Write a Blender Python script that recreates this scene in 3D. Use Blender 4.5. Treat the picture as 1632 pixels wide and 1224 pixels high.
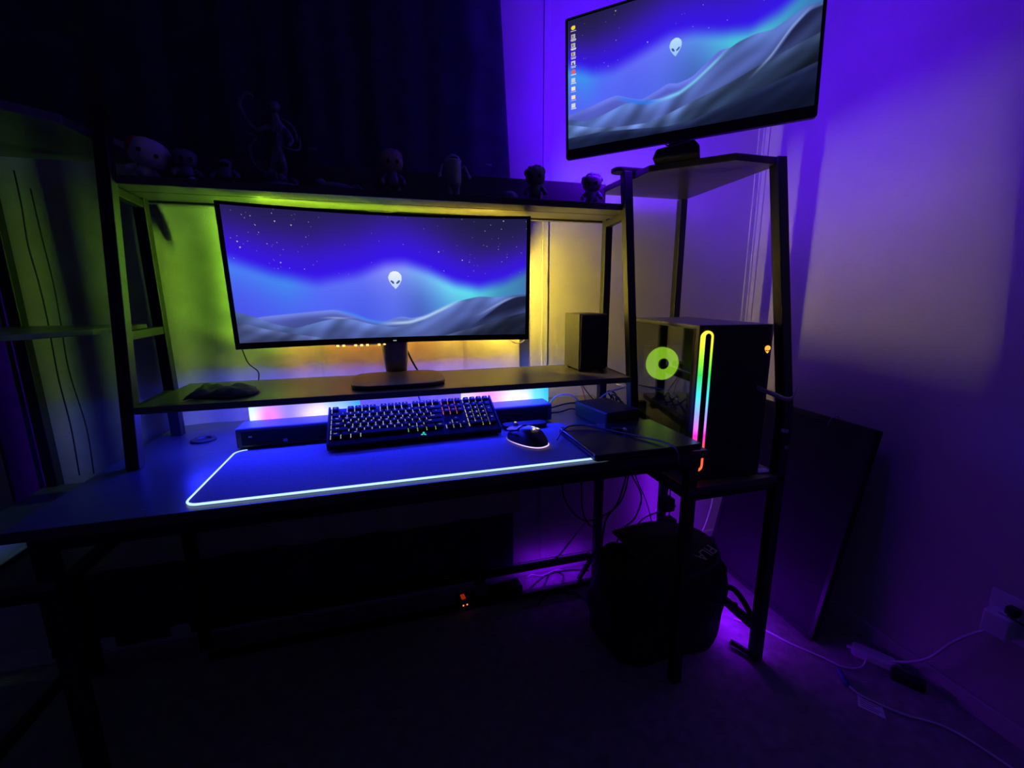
import bpy, math, random
import numpy as np
from mathutils import Matrix, Vector, Euler

# ------------------------------------------------------------------ camera, world, exposure
scene = bpy.context.scene
C = scene.collection
for o in list(bpy.data.objects):
    bpy.data.objects.remove(o)

CAM = (-1.4574, -1.5056, 1.1091)
YAW, PITCH, ROLL, FPX = 0.27502, 0.19832, -0.00606, 686.9
fwd = Vector((math.sin(YAW) * math.cos(PITCH), math.cos(YAW) * math.cos(PITCH), -math.sin(PITCH)))
rgt = Vector((math.cos(YAW), -math.sin(YAW), 0))
upv = rgt.cross(fwd)
r2 = rgt * math.cos(ROLL) + upv * math.sin(ROLL)
u2 = -rgt * math.sin(ROLL) + upv * math.cos(ROLL)
cam = bpy.data.cameras.new('camera')
cam.sensor_width = 36
cam.lens = 36 * FPX / 1632
cam.clip_start = 0.02
cam_ob = bpy.data.objects.new('camera', cam)
C.objects.link(cam_ob)
m = Matrix((r2, u2, -fwd)).transposed().to_4x4()
m.translation = Vector(CAM)
cam_ob.matrix_world = m
scene.camera = cam_ob

world = bpy.data.worlds.new('night')
scene.world = world
world.use_nodes = True
world.node_tree.nodes['Background'].inputs[0].default_value = (0.02, 0.02, 0.05, 1)
world.node_tree.nodes['Background'].inputs[1].default_value = 0.02

vs = scene.view_settings
vs.view_transform = 'Standard'
vs.look = 'None'
vs.exposure = 0.0
vs.gamma = 1.0
vs.use_curve_mapping = False
scene.cycles.use_denoising = True
scene.cycles.sample_clamp_indirect = 4.0
scene.cycles.adaptive_threshold = 0.025
scene.cycles.max_bounces = 6
scene.cycles.diffuse_bounces = 3
scene.cycles.glossy_bounces = 3
scene.cycles.caustics_reflective = False
scene.cycles.caustics_refractive = False

# light levels of the room's lamps and one added strip (radiance multipliers)
P_BACK = 70.0      # coloured LED strip on the back of the curved monitor
P_TV = 330.0        # violet LED strip on the back of the upper monitor
P_FLOOR = 60.0     # violet LED strip low on the desk tower
P_LEFT = 7.0       # violet LED strip on the left rack
P_SHELF = 105.0      # blue LED strips under the riser shelf, with the added front one
P_PANEL = 1.25     # glowing light bars
P_SCREEN = 1.0
VIOLET = (0.10, 0.003, 1.0)
VIOLET2 = (0.19, 0.003, 1.0)

random.seed(5)
rng = np.random.default_rng(3)
PI = math.pi


# ------------------------------------------------------------------ materials
def srgb(r, g, b):
    f = lambda c: (c / 12.92 if c <= 0.04045 else ((c + 0.055) / 1.055) ** 2.4)
    return (f(r / 255), f(g / 255), f(b / 255))


def mat(name, col, rough=0.6, metal=0.0, var=0.12, scale=40, bump=0.0, bscale=200, spec=0.5, stretch=None, coat=0):
    m = bpy.data.materials.new(name)
    m.use_nodes = True
    nt = m.node_tree
    b = nt.nodes['Principled BSDF']
    b.inputs['Roughness'].default_value = rough
    b.inputs['Metallic'].default_value = metal
    b.inputs['Specular IOR Level'].default_value = spec
    b.inputs['Coat Weight'].default_value = coat
    tc = nt.nodes.new('ShaderNodeTexCoord')
    mp = nt.nodes.new('ShaderNodeMapping')
    nt.links.new(tc.outputs['Object'], mp.inputs['Vector'])
    if stretch:
        mp.inputs['Scale'].default_value = stretch
    nz = nt.nodes.new('ShaderNodeTexNoise')
    nz.inputs['Scale'].default_value = scale
    nz.inputs['Detail'].default_value = 4
    nt.links.new(mp.outputs['Vector'], nz.inputs['Vector'])
    cr = nt.nodes.new('ShaderNodeValToRGB')
    cr.color_ramp.elements[0].position = 0.3
    cr.color_ramp.elements[1].position = 0.7
    cr.color_ramp.elements[0].color = tuple(c * (1 - var) for c in col) + (1,)
    cr.color_ramp.elements[1].color = tuple(min(1, c * (1 + var)) for c in col) + (1,)
    nt.links.new(nz.outputs['Fac'], cr.inputs['Fac'])
    nt.links.new(cr.outputs['Color'], b.inputs['Base Color'])
    if bump:
        n2 = nt.nodes.new('ShaderNodeTexNoise')
        n2.inputs['Scale'].default_value = bscale
        n2.inputs['Detail'].default_value = 3
        nt.links.new(mp.outputs['Vector'], n2.inputs['Vector'])
        bp = nt.nodes.new('ShaderNodeBump')
        bp.inputs['Strength'].default_value = bump
        bp.inputs['Distance'].default_value = 0.004
        nt.links.new(n2.outputs['Fac'], bp.inputs['Height'])
        nt.links.new(bp.outputs['Normal'], b.inputs['Normal'])
    return m


def emat(name, col, strength, sample=True):
    m = bpy.data.materials.new(name)
    m.use_nodes = True
    nt = m.node_tree
    nt.nodes.clear()
    e = nt.nodes.new('ShaderNodeEmission')
    e.inputs['Color'].default_value = tuple(col) + (1,)
    e.inputs['Strength'].default_value = strength
    o = nt.nodes.new('ShaderNodeOutputMaterial')
    nt.links.new(e.outputs[0], o.inputs[0])
    if not sample:
        m.cycles.emission_sampling = 'NONE'
    return m


def ramp_emat(name, stops, strength, axis='X', space='Generated'):
    m = bpy.data.materials.new(name)
    m.use_nodes = True
    nt = m.node_tree
    nt.nodes.clear()
    tc = nt.nodes.new('ShaderNodeTexCoord')
    sp = nt.nodes.new('ShaderNodeSeparateXYZ')
    nt.links.new(tc.outputs[space], sp.inputs[0])
    cr = nt.nodes.new('ShaderNodeValToRGB')
    el = cr.color_ramp.elements
    while len(el) < len(stops):
        el.new(0.5)
    for e, (p, c) in zip(el, stops):
        e.position = p
        e.color = tuple(c) + (1,)
    nt.links.new(sp.outputs[axis], cr.inputs['Fac'])
    e = nt.nodes.new('ShaderNodeEmission')
    e.inputs['Strength'].default_value = strength
    nt.links.new(cr.outputs['Color'], e.inputs['Color'])
    o = nt.nodes.new('ShaderNodeOutputMaterial')
    nt.links.new(e.outputs[0], o.inputs[0])
    return m


def attr_emat(name, strength):
    m = bpy.data.materials.new(name)
    m.use_nodes = True
    nt = m.node_tree
    nt.nodes.clear()
    a = nt.nodes.new('ShaderNodeAttribute')
    a.attribute_name = 'Col'
    e = nt.nodes.new('ShaderNodeEmission')
    e.inputs['Strength'].default_value = strength
    nt.links.new(a.outputs['Color'], e.inputs['Color'])
    o = nt.nodes.new('ShaderNodeOutputMaterial')
    nt.links.new(e.outputs[0], o.inputs[0])
    return m


def glass_mat():
    m = bpy.data.materials.new('smoked_glass')
    m.use_nodes = True
    nt = m.node_tree
    nt.nodes.clear()
    t = nt.nodes.new('ShaderNodeBsdfTransparent')
    t.inputs[0].default_value = (0.72, 0.72, 0.75, 1)
    g = nt.nodes.new('ShaderNodeBsdfGlossy')
    g.inputs['Roughness'].default_value = 0.015
    g.inputs['Color'].default_value = (0.9, 0.9, 0.95, 1)
    lw = nt.nodes.new('ShaderNodeLayerWeight')
    lw.inputs['Blend'].default_value = 0.5
    pw = nt.nodes.new('ShaderNodeMath')
    pw.operation = 'POWER'
    pw.inputs[1].default_value = 4.0
    nt.links.new(lw.outputs['Facing'], pw.inputs[0])
    f = nt.nodes.new('ShaderNodeMath')
    f.operation = 'MULTIPLY_ADD'
    f.inputs[1].default_value = 0.88
    f.inputs[2].default_value = 0.13
    nt.links.new(pw.outputs[0], f.inputs[0])
    mx = nt.nodes.new('ShaderNodeMixShader')
    nt.links.new(f.outputs[0], mx.inputs[0])
    nt.links.new(t.outputs[0], mx.inputs[1])
    nt.links.new(g.outputs[0], mx.inputs[2])
    o = nt.nodes.new('ShaderNodeOutputMaterial')
    nt.links.new(mx.outputs[0], o.inputs[0])
    return m


M = dict(
    wall=mat('wall_paint', (0.60, 0.57, 0.52), 0.7, var=0.05, scale=6, bump=0.12, bscale=160),
    trim=mat('trim_paint', (0.62, 0.60, 0.56), 0.5, var=0.03),
    ceil=mat('ceiling_paint', (0.78, 0.78, 0.78), 0.8, var=0.03),
    floor=mat('carpet', (0.34, 0.31, 0.30), 0.95, var=0.25, scale=30, bump=0.6, bscale=500),
    dcurt=mat('black_curtain', (0.045, 0.05, 0.075), 0.9, var=0.2, scale=25, bump=0.2, bscale=500),
    lcurt=mat('beige_cloth', (0.56, 0.50, 0.36), 0.9, var=0.12, scale=14, bump=0.25, bscale=500),
    steel=mat('black_steel', (0.018, 0.018, 0.020), 0.45, metal=0.15, var=0.15, scale=80, bump=0.06, bscale=600),
    board=mat('black_laminate', (0.085, 0.08, 0.078), 0.30, var=0.2, scale=18, bump=0.05, bscale=300, stretch=(1, 8, 1)),
    plastic=mat('black_plastic', (0.02, 0.02, 0.021), 0.42, var=0.15, scale=60, bump=0.05, bscale=800),
    matte=mat('matte_black', (0.012, 0.012, 0.013), 0.7, var=0.2, scale=60, bump=0.1, bscale=700),
    lid=mat('laptop_lid', (0.045, 0.045, 0.05), 0.24, metal=0.4, var=0.08, scale=50),
    satin=mat('satin_black', (0.11, 0.11, 0.115), 0.4, var=0.1, scale=30),
    gloss=mat('gloss_black', (0.008, 0.008, 0.009), 0.12, var=0.1, scale=30),
    silver=mat('dark_silver', (0.42, 0.42, 0.43), 0.4, metal=0.85, var=0.1, scale=50),
    base=mat('stand_grey', (0.10, 0.10, 0.11), 0.45, metal=0.5, var=0.1, scale=50),
    padfab=mat('mousepad_fabric', (0.22, 0.22, 0.24), 0.85, var=0.12, scale=200, bump=0.15, bscale=1200),
    key=mat('keycap', (0.010, 0.010, 0.011), 0.75, var=0.1, scale=100, spec=0.15),
    kcase=mat('keyboard_case', (0.012, 0.012, 0.013), 0.7, var=0.1, scale=100, spec=0.2),
    grey=mat('grey_plastic', (0.13, 0.13, 0.135), 0.5, var=0.1, scale=50),
    speaker=mat('speaker_vinyl', (0.045, 0.045, 0.048), 0.6, var=0.15, scale=120, bump=0.15, bscale=900),
    grille=mat('speaker_cloth', (0.02, 0.02, 0.023), 0.9, var=0.2, scale=300, bump=0.3, bscale=1500),
    white=mat('white_plastic', (0.84, 0.84, 0.84), 0.45, var=0.04, scale=40),
    paper=mat('paper', (0.86, 0.86, 0.86), 0.8, var=0.05, scale=60),
    ink=mat('ink', (0.08, 0.08, 0.10), 0.8, var=0.05),
    bag=mat('bag_nylon', (0.02, 0.02, 0.026), 0.75, var=0.25, scale=60, bump=0.3, bscale=300),
    piping=mat('bag_piping', (0.05, 0.055, 0.11), 0.6, var=0.1, scale=60),
    cloth=mat('dark_cloth', (0.10, 0.13, 0.10), 0.95, var=0.25, scale=60, bump=0.5, bscale=400),
    cable=mat('black_cable', (0.015, 0.015, 0.016), 0.5, var=0.1),
    wcable=mat('white_cable', (0.84, 0.84, 0.84), 0.5, var=0.05),
    rcable=mat('red_cable', (0.45, 0.03, 0.04), 0.5, var=0.05),
    bplug=mat('blue_plug', (0.05, 0.07, 0.25), 0.5, var=0.05),
    vinyl=mat('dark_vinyl', (0.24, 0.22, 0.30), 0.25, var=0.3, scale=60),
    palevinyl=mat('pale_vinyl', (0.80, 0.74, 0.78), 0.3, var=0.08, scale=60),
    redvinyl=mat('red_vinyl', (0.60, 0.03, 0.03), 0.3, var=0.15, scale=60),
    skin=mat('tan_vinyl', (0.50, 0.30, 0.24), 0.4, var=0.1, scale=60),
    hair=mat('brown_vinyl_hair', (0.26, 0.20, 0.26), 0.28, var=0.3, scale=80),
    greenv=mat('grey_green_vinyl', (0.36, 0.44, 0.38), 0.3, var=0.15, scale=60),
    bronze=mat('dark_resin', (0.20, 0.19, 0.25), 0.25, var=0.4, scale=80),
    tape=mat('led_tape', (0.06, 0.06, 0.06), 0.5, var=0.05),
    wood=mat('dull_metal', (0.35, 0.35, 0.36), 0.35, metal=0.8, var=0.1),
    glass=glass_mat(),
)


# ------------------------------------------------------------------ mesh helpers
class MB:
    def __init__(s):
        s.v, s.f = [], []

    def add(s, vs_, fs):
        n = len(s.v)
        s.v += [tuple(p) for p in vs_]
        s.f += [tuple(i + n for i in f) for f in fs]
        return s

    def box(s, c, size, rot=None):
        hx, hy, hz = (t / 2 for t in size)
        pts = [Vector((x, y, z)) for x in (-hx, hx) for y in (-hy, hy) for z in (-hz, hz)]
        if rot is not None:
            R = rot if isinstance(rot, Matrix) else Euler(rot).to_matrix()
            pts = [R @ p for p in pts]
        c = Vector(c)
        return s.add([c + p for p in pts], [(0, 1, 3, 2), (4, 6, 7, 5), (0, 4, 5, 1), (2, 3, 7, 6), (0, 2, 6, 4), (1, 5, 7, 3)])

    def bx(s, x0, x1, y0, y1, z0, z1):
        return s.box(((x0 + x1) / 2, (y0 + y1) / 2, (z0 + z1) / 2), (x1 - x0, y1 - y0, z1 - z0))

    def bar(s, p0, p1, w, h=None):
        p0, p1 = Vector(p0), Vector(p1)
        h = h or w
        d = p1 - p0
        z = d.normalized()
        ref = Vector((0, 1, 0)) if abs(z.y) < 0.9 else Vector((1, 0, 0))
        x = ref.cross(z).normalized()
        y = z.cross(x)
        R = Matrix((x, y, z)).transposed()
        return s.box((p0 + p1) / 2, (w, h, d.length), R)

    def prism(s, poly, z0, z1, f=None):
        n = len(poly)
        g = f or (lambda p: p)
        a = [g((p[0], p[1], z0)) for p in poly] + [g((p[0], p[1], z1)) for p in poly]
        return s.add(a, [tuple(reversed(range(n))), tuple(range(n, 2 * n))] + [(i, (i + 1) % n, (i + 1) % n + n, i + n) for i in range(n)])

    def tube(s, pts, r, n=7, rad=None):
        pts = [Vector(p) for p in pts]
        k = len(pts)
        rings = []
        prev = None
        for i, p in enumerate(pts):
            t = (pts[min(i + 1, k - 1)] - pts[max(i - 1, 0)])
            t = t.normalized() if t.length > 1e-9 else Vector((0, 0, 1))
            if prev is None:
                ref = Vector((0, 0, 1)) if abs(t.z) < 0.9 else Vector((1, 0, 0))
                a = t.cross(ref).normalized()
            else:
                a = (prev - t * prev.dot(t)).normalized()
            prev = a
            b = t.cross(a)
            rr = rad[i] if rad else r
            rings.append([p + (a * math.cos(2 * PI * j / n) + b * math.sin(2 * PI * j / n)) * rr for j in range(n)])
        vs_ = [q for ring in rings for q in ring]
        fs = [(i * n + j, i * n + (j + 1) % n, (i + 1) * n + (j + 1) % n, (i + 1) * n + j) for i in range(k - 1) for j in range(n)]
        fs += [tuple(reversed(range(n))), tuple(range((k - 1) * n, k * n))]
        return s.add(vs_, fs)

    def ell(s, c, r, nu=16, nv=10, rot=None, sq=1.0):
        c = Vector(c)
        R = Euler(rot).to_matrix() if rot is not None else None
        f = lambda t: math.copysign(abs(t) ** sq, t)
        vs_ = []
        for i in range(nv + 1):
            th = PI * i / nv
            for j in range(nu):
                ph = 2 * PI * j / nu
                p = Vector((r[0] * f(math.sin(th)) * f(math.cos(ph)), r[1] * f(math.sin(th)) * f(math.sin(ph)), r[2] * f(math.cos(th))))
                vs_.append(c + (R @ p if R else p))
        fs = [(i * nu + j, (i + 1) * nu + j, (i + 1) * nu + (j + 1) % nu, i * nu + (j + 1) % nu) for i in range(nv) for j in range(nu)]
        return s.add(vs_, fs)

    def lathe(s, prof, n=24, f=None):
        g = f or (lambda p: p)
        vs_ = [g((r * math.cos(2 * PI * j / n), r * math.sin(2 * PI * j / n), z)) for r, z in prof for j in range(n)]
        k = len(prof)
        fs = [(i * n + j, i * n + (j + 1) % n, (i + 1) * n + (j + 1) % n, (i + 1) * n + j) for i in range(k - 1) for j in range(n)]
        fs += [tuple(reversed(range(n))), tuple(range((k - 1) * n, k * n))]
        return s.add(vs_, fs)

    def grid(s, nx, ny, f):
        vs_ = [f(i / (nx - 1), j / (ny - 1)) for j in range(ny) for i in range(nx)]
        return s.add(vs_, [(j * nx + i, j * nx + i + 1, (j + 1) * nx + i + 1, (j + 1) * nx + i) for j in range(ny - 1) for i in range(nx - 1)])

    def build(s, name, m, parent=None, bevel=0, smooth=False, seg=2, solid=0, world=False, weld=False):
        me = bpy.data.meshes.new(name)
        v = s.v
        if world and parent is not None:
            off = parent.matrix_basis.inverted()
            if parent.parent:
                off = off @ parent.parent.matrix_basis.inverted()
            v = [off @ Vector(p) for p in v]
        me.from_pydata([tuple(p) for p in v], [], s.f)
        me.validate()
        import bmesh
        bm = bmesh.new()
        bm.from_mesh(me)
        if weld:
            bmesh.ops.remove_doubles(bm, verts=bm.verts, dist=1e-5)
        bmesh.ops.recalc_face_normals(bm, faces=bm.faces)
        bm.to_mesh(me)
        bm.free()
        me.materials.append(M[m] if isinstance(m, str) else m)
        o = bpy.data.objects.new(name, me)
        C.objects.link(o)
        if parent:
            o.parent = parent
        if solid:
            md = o.modifiers.new('solid', 'SOLIDIFY')
            md.thickness = solid
            md.offset = 0
        if bevel:
            md = o.modifiers.new('bevel', 'BEVEL')
            md.width = bevel
            md.segments = seg
            md.limit_method = 'ANGLE'
            md.angle_limit = math.radians(40)
        if smooth:
            for p in me.polygons:
                p.use_smooth = True
        return o


def tag(o, label=None, cat=None, group=None, kind=None):
    if label:
        o['label'] = label
    if cat:
        o['category'] = cat
    if group:
        o['group'] = group
    if kind:
        o['kind'] = kind
    return o


def thing(name, label, cat, loc=(0, 0, 0), rot=(0, 0, 0), group=None):
    o = bpy.data.objects.new(name, None)
    o.empty_display_size = 0.05
    C.objects.link(o)
    o.location = loc
    o.rotation_euler = rot
    o.matrix_basis  # evaluated lazily from loc/rot
    return tag(o, label, cat, group)


def spline(pts, n=8):
    P = [Vector(p) for p in pts]
    P = [P[0] * 2 - P[1]] + P + [P[-1] * 2 - P[-2]]
    out = []
    for i in range(1, len(P) - 2):
        a, b, c, d = P[i - 1:i + 3]
        for k in range(n):
            t = k / n
            out.append(0.5 * ((2 * b) + (c - a) * t + (2 * a - 5 * b + 4 * c - d) * t * t + (3 * b - a - 3 * c + d) * t ** 3))
    out.append(P[-2])
    return out


def rrect(w, h, r, n=5, cx=0, cy=0):
    out = []
    for sx, sy, a0 in ((1, 1, 0), (-1, 1, 90), (-1, -1, 180), (1, -1, 270)):
        for k in range(n + 1):
            a = math.radians(a0 + 90 * k / n)
            out.append((cx + sx * (w / 2 - r) + r * math.cos(a), cy + sy * (h / 2 - r) + r * math.sin(a)))
    return out


def text_mesh(txt, size, ext=0.0004):
    cu = bpy.data.curves.new('t', 'FONT')
    cu.body = txt
    cu.size = size
    cu.extrude = ext
    cu.resolution_u = 2
    cu.align_x = 'CENTER'
    cu.align_y = 'CENTER'
    ob = bpy.data.objects.new('t', cu)
    C.objects.link(ob)
    dg = bpy.context.evaluated_depsgraph_get()
    me = bpy.data.meshes.new_from_object(ob.evaluated_get(dg))
    bpy.data.objects.remove(ob)
    bpy.data.curves.remove(cu)
    return me


def obj_me(name, me, m, parent=None):
    me.name = name
    me.materials.clear()
    me.materials.append(M[m] if isinstance(m, str) else m)
    o = bpy.data.objects.new(name, me)
    C.objects.link(o)
    if parent:
        o.parent = parent
    return o


# ------------------------------------------------------------------ the room
XL, XR, YF, YB, ZC = -3.3, 0.0, -3.2, 0.0, 2.42
st = lambda o: tag(o, kind='structure')
flo = st(MB().bx(XL, XR, YF, YB, -0.05, 0).build('floor', 'floor'))
st(MB().bx(XL, XR, YF, YB, ZC, ZC + 0.05).build('ceiling', 'ceil'))
wb = st(MB().bx(XL, XR, YB, YB + 0.06, 0, ZC).build('wall_back', 'wall'))
wr = st(MB().bx(XR, XR + 0.06, YF, YB + 0.06, 0, ZC).build('wall_right', 'wall'))
wl = st(MB().bx(XL - 0.06, XL, YF, YB + 0.06, 0, ZC).build('wall_left', 'wall'))
wf = st(MB().bx(XL, XR, YF - 0.06, YF, 0, ZC).build('wall_front', 'wall'))
for x in (-0.907, -2.127):
    MB().bx(x - 0.011, x + 0.011, -0.004, 0.001, 0.06, ZC).build('wall_batten', 'trim', wb, bevel=0.0015)
for y in (-1.25,):
    MB().bx(-0.004, 0.001, y - 0.011, y + 0.011, 0.06, ZC).build('wall_batten', 'trim', wr, bevel=0.0015)
t1 = st(MB().bx(-0.030, -0.0, -0.006, 0.0, 0, ZC).bx(-0.006, 0.0, -0.030, -0.0, 0, ZC).bx(-0.012, 0, -0.012, 0, 0, ZC).build('trim_1', 'trim', bevel=0.0015))
st(MB().bx(XL, XR - 0.012, -0.012, 0.0, 0, 0.055).build('baseboard_back', 'trim', bevel=0.003))
st(MB().bx(-0.012, 0.0, YF, 0, 0, 0.055).build('baseboard_right', 'trim', bevel=0.003))

# ------------------------------------------------------------------ curtains
def curtain_f(x0, x1, z0, z1, y0, amp, nf, seed, right_edge=None, top=None):
    r = random.Random(seed)
    ph = [r.uniform(0, 6.28) for _ in range(4)]

    def f(u, w):
        z = z0 + (z1 - z0) * w
        xr = right_edge(z) if right_edge else x1
        x = x0 + (xr - x0) * u
        if top:
            zt = top(x)
            z = z0 + (zt - z0) * w
        y = y0 + amp * (0.6 * math.sin(nf * x * 6.28 + ph[0] + 0.25 * math.sin(3 * z + ph[1])) + 0.4 * math.sin(nf * 2.3 * x * 6.28 + ph[2] + 0.2 * z))
        return (x, y, z)
    return f


cb = MB().grid(150, 24, curtain_f(-2.52, -1.04, 0.02, 2.30, -0.013, 0.006, 4.5, 1, right_edge=lambda z: -1.035 - 0.055 * max(0, z - 1.45)))
cu = cb.build('blackout_curtain', 'dcurt', smooth=True, solid=0.002)
tag(cu, 'black floor-length blackout curtain hanging on the back wall behind the desk', 'curtain')


def sheet(u, w):
    x = -2.394 + (2.394 - 1.012) * u
    zt = 1.50 + 0.10 * max(0, (-2.05 - x) / 0.34)
    z = 0.30 + (zt - 0.30) * w
    y = -0.042 + 0.006 * math.sin(x * 19 + 0.5 * z) + 0.005 * math.sin(x * 41 + 2) + 0.006 * math.exp(-((x + 1.70) / 0.02) ** 2)
    if x > -2.04 and zt > 1.36:  # top bent to the shelf back, shaped to block strip light from the curtain
        kx = min(1, (x + 2.04) / 0.02)
        z = z + (0.30 + (1.362 - 0.30) * w - z) * kx
        y -= kx * 0.088 * max(0, (z - 1.22) / 0.142) ** 2
    # creases near the lower left
    d = math.hypot((x + 1.88) / 0.10, (z - 1.0) / 0.06)
    y += 0.006 * math.exp(-d * d) * math.sin(60 * (z - 1.0) + 20 * (x + 1.88))
    y += 0.020 * min(1, max(0, (x + 1.25) / 0.18))
    # overlap fold lines between drops of cloth
    for xf in (-1.665, -1.21):
        if x > xf:
            y -= 0.005
    return (x, y, z)


sh = MB().grid(220, 60, sheet).build('backdrop_cloth', 'lcurt', smooth=True, solid=0.0015)
tag(sh, 'beige cloth hung behind the curved monitor and glowing green and yellow', 'cloth')
for x, zz in ((-1.639, 1.528), (-1.124, 1.522)):
    c = MB().box((x, -0.058, zz), (0.022, 0.010, 0.007)).build('curtain_clip', 'wood', bevel=0.0015)
    tag(c, 'small metal clip on the black curtain %s' % ('just right of the statue' if x < -1.4 else 'above the small dome toy'), 'clip', 'clips on the black curtain')

# ------------------------------------------------------------------ desk with hutch and two side towers
desk = thing('computer_desk', 'black steel and laminate desk with riser shelf, top shelf and side towers', 'desk', (-1.39, -0.35, 0))
W = dict(world=True)
LP, RP = -2.02, -0.77          # hutch side planes
MIRR = -2.79
MB().bx(-2.085, -0.722, -0.672, -0.03, 0.720, 0.740).build('desktop', 'board', desk, bevel=0.002, **W)
MB().bx(-2.06, -0.74, -0.655, -0.625, 0.690, 0.720).build('front_rail', 'steel', desk, bevel=0.002, **W)
MB().bx(-2.06, -0.74, -0.09, -0.06, 0.690, 0.720).build('rear_rail', 'steel', desk, bevel=0.002, **W)
MB().bar((-2.06, -0.060, 0.070), (-0.72, -0.060, 0.070), 0.022).build('rear_crossbar', 'steel', desk, bevel=0.002, **W)
MB().bar((-2.06, -0.135, 0.012), (-0.72, -0.135, 0.012), 0.020).build('floor_crossbar', 'steel', desk, bevel=0.002, **W)
# grommet in the desktop
MB().lathe([(0.030, 0), (0.030, 0.004), (0.027, 0.006), (0.019, 0.006), (0.017, 0.002)], 24, lambda p: (p[0] - 1.951, p[1] - 0.226, p[2] + 0.740)).build('cable_grommet', 'plastic', desk, **W)
# riser shelf and top shelf of two planks
MB().bx(-2.0, -0.79, -0.415, -0.13, 0.864, 0.880).build('riser_shelf', 'board', desk, bevel=0.0015, **W)
MB().bx(-2.035, -0.755, -0.312, -0.236, 1.356, 1.374).build('top_shelf_board', 'board', desk, bevel=0.0015, **W)
MB().bx(-2.035, -0.755, -0.233, -0.132, 1.356, 1.374).build('top_shelf_board', 'board', desk, bevel=0.0015, **W)
MB().bx(-2.035, -0.745, -0.132, -0.116, 1.350, 1.470).build('top_shelf_back', 'board', desk, bevel=0.0015, **W)
for x in (LP, RP):
    MB().bar((x, -0.405, 0.740), (x, -0.302, 1.462), 0.026).build('front_post', 'steel', desk, bevel=0.002, **W)
    MB().bar((x - (0.018 if x < -1 else -0.026), -0.15, 0.740), (x - (0.018 if x < -1 else -0.026), -0.15, 1.36), 0.026).build('rear_post', 'steel', desk, bevel=0.002, **W)
    for z in ((1.343, 1.03, 0.86) if x < -1 else (1.343, 0.86)):
        yf = -0.405 + (z - 0.74) * 0.1427
        rl = MB().bar((x, yf, z), (x - (0.018 if x < -1 else -0.026), -0.15, z), 0.020).build('side_rail', 'steel', desk, bevel=0.002, **W)
    MB().lathe([(0.005, 0), (0.005, 0.003), (0.003, 0.004)], 10, lambda p, x=x: (x - 0.0, -0.381 - p[2] + 0.0, 1.0 + p[1] * 1)).build('bolt', 'wood', desk, **W)

poly_t = [(-0.752, -0.10), (-0.742, -0.375), (-0.588, -0.525), (-0.445, -0.525), (-0.415, -0.10)]


def tower(mir):
    fx = (lambda x: MIRR - x) if mir else (lambda x: x)
    F = lambda p: (fx(p[0]), p[1], p[2])
    pol = [(fx(a), b) for a, b in poly_t]
    if mir:
        pol.reverse()
    MB().prism(pol, 1.446, 1.464).build('tower_shelf', 'board', desk, bevel=0.002, **W)
    pol2 = [(fx(a), b) for a, b in ((-0.700, -0.10), (-0.700, -0.33), (-0.590, -0.515), (-0.440, -0.535), (-0.413, -0.10))]
    if mir:
        MB().prism(pol2, 1.0325, 1.0445).build('tower_shelf', 'board', desk, bevel=0.002, **W)
    MB().prism([(fx(a), b) for a, b in ((-0.725, -0.10), (-0.725, -0.615), (-0.405, -0.615), (-0.405, -0.10))], 0.594, 0.612).build('tower_shelf', 'board', desk, bevel=0.002, **W)
    rail = [F(p) for p in ((-0.712, -0.60, 0.585), (-0.415, -0.60, 0.585))]
    MB().bar(rail[0], rail[1], 0.024).build('tower_rail', 'steel', desk, bevel=0.002, **W)
    for x in (-0.712, -0.418):
        MB().bar(F((x, -0.60, 0.585)), F((x, -0.10, 0.585)), 0.022).build('tower_rail', 'steel', desk, bevel=0.002, **W)
    MB().bar(F((-0.712, -0.60, 0.0)), F((-0.712, -0.60, 0.72)), 0.028).build('leg', 'steel', desk, bevel=0.002, **W)
    MB().bar(F((-0.704, -0.08, 0.0)), F((-0.704, -0.08, 0.72)), 0.028).build('leg', 'steel', desk, bevel=0.002, **W)
    MB().bar(F((-0.418, -0.60, 0.0)), F((-0.418, -0.60, 0.80)), 0.030).build('leg', 'steel', desk, bevel=0.002, **W)
    MB().bar(F((-0.418, -0.60, 0.79)), F((-0.447, -0.515, 1.464)), 0.030).build('front_post', 'steel', desk, bevel=0.002, **W)
    MB().bar(F((-0.426, -0.10, 0.0)), F((-0.426, -0.10, 1.446)), 0.026).build('rear_post', 'steel', desk, bevel=0.002, **W)
    MB().bar(F((-0.418, -0.60, 0.10)), F((-0.426, -0.10, 0.10)), 0.022).build('tower_rail', 'steel', desk, bevel=0.002, **W)
    for y, z in ((-0.545, 1.045), (-0.60, 0.70)):
        MB().lathe([(0.006, 0), (0.006, 0.003), (0.003, 0.004)], 10, lambda p: F((p[0] - 0.428, y - 0.026 - p[2], z + p[1]))).build('bolt', 'wood', desk, **W)


tower(False)
tower(True)
# angled foot brace on the rear right leg, small flat cap on the right hutch post
MB().bar((-0.80, -0.12, 0.02), (-0.71, -0.085, 0.10), 0.014).build('foot_brace', 'steel', desk, bevel=0.001, **W)
MB().prism(rrect(0.115, 0.05, 0.022, 6, -0.748, -0.285), 1.464, 1.476).build('post_cap', 'plastic', desk, bevel=0.003, **W)


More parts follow.
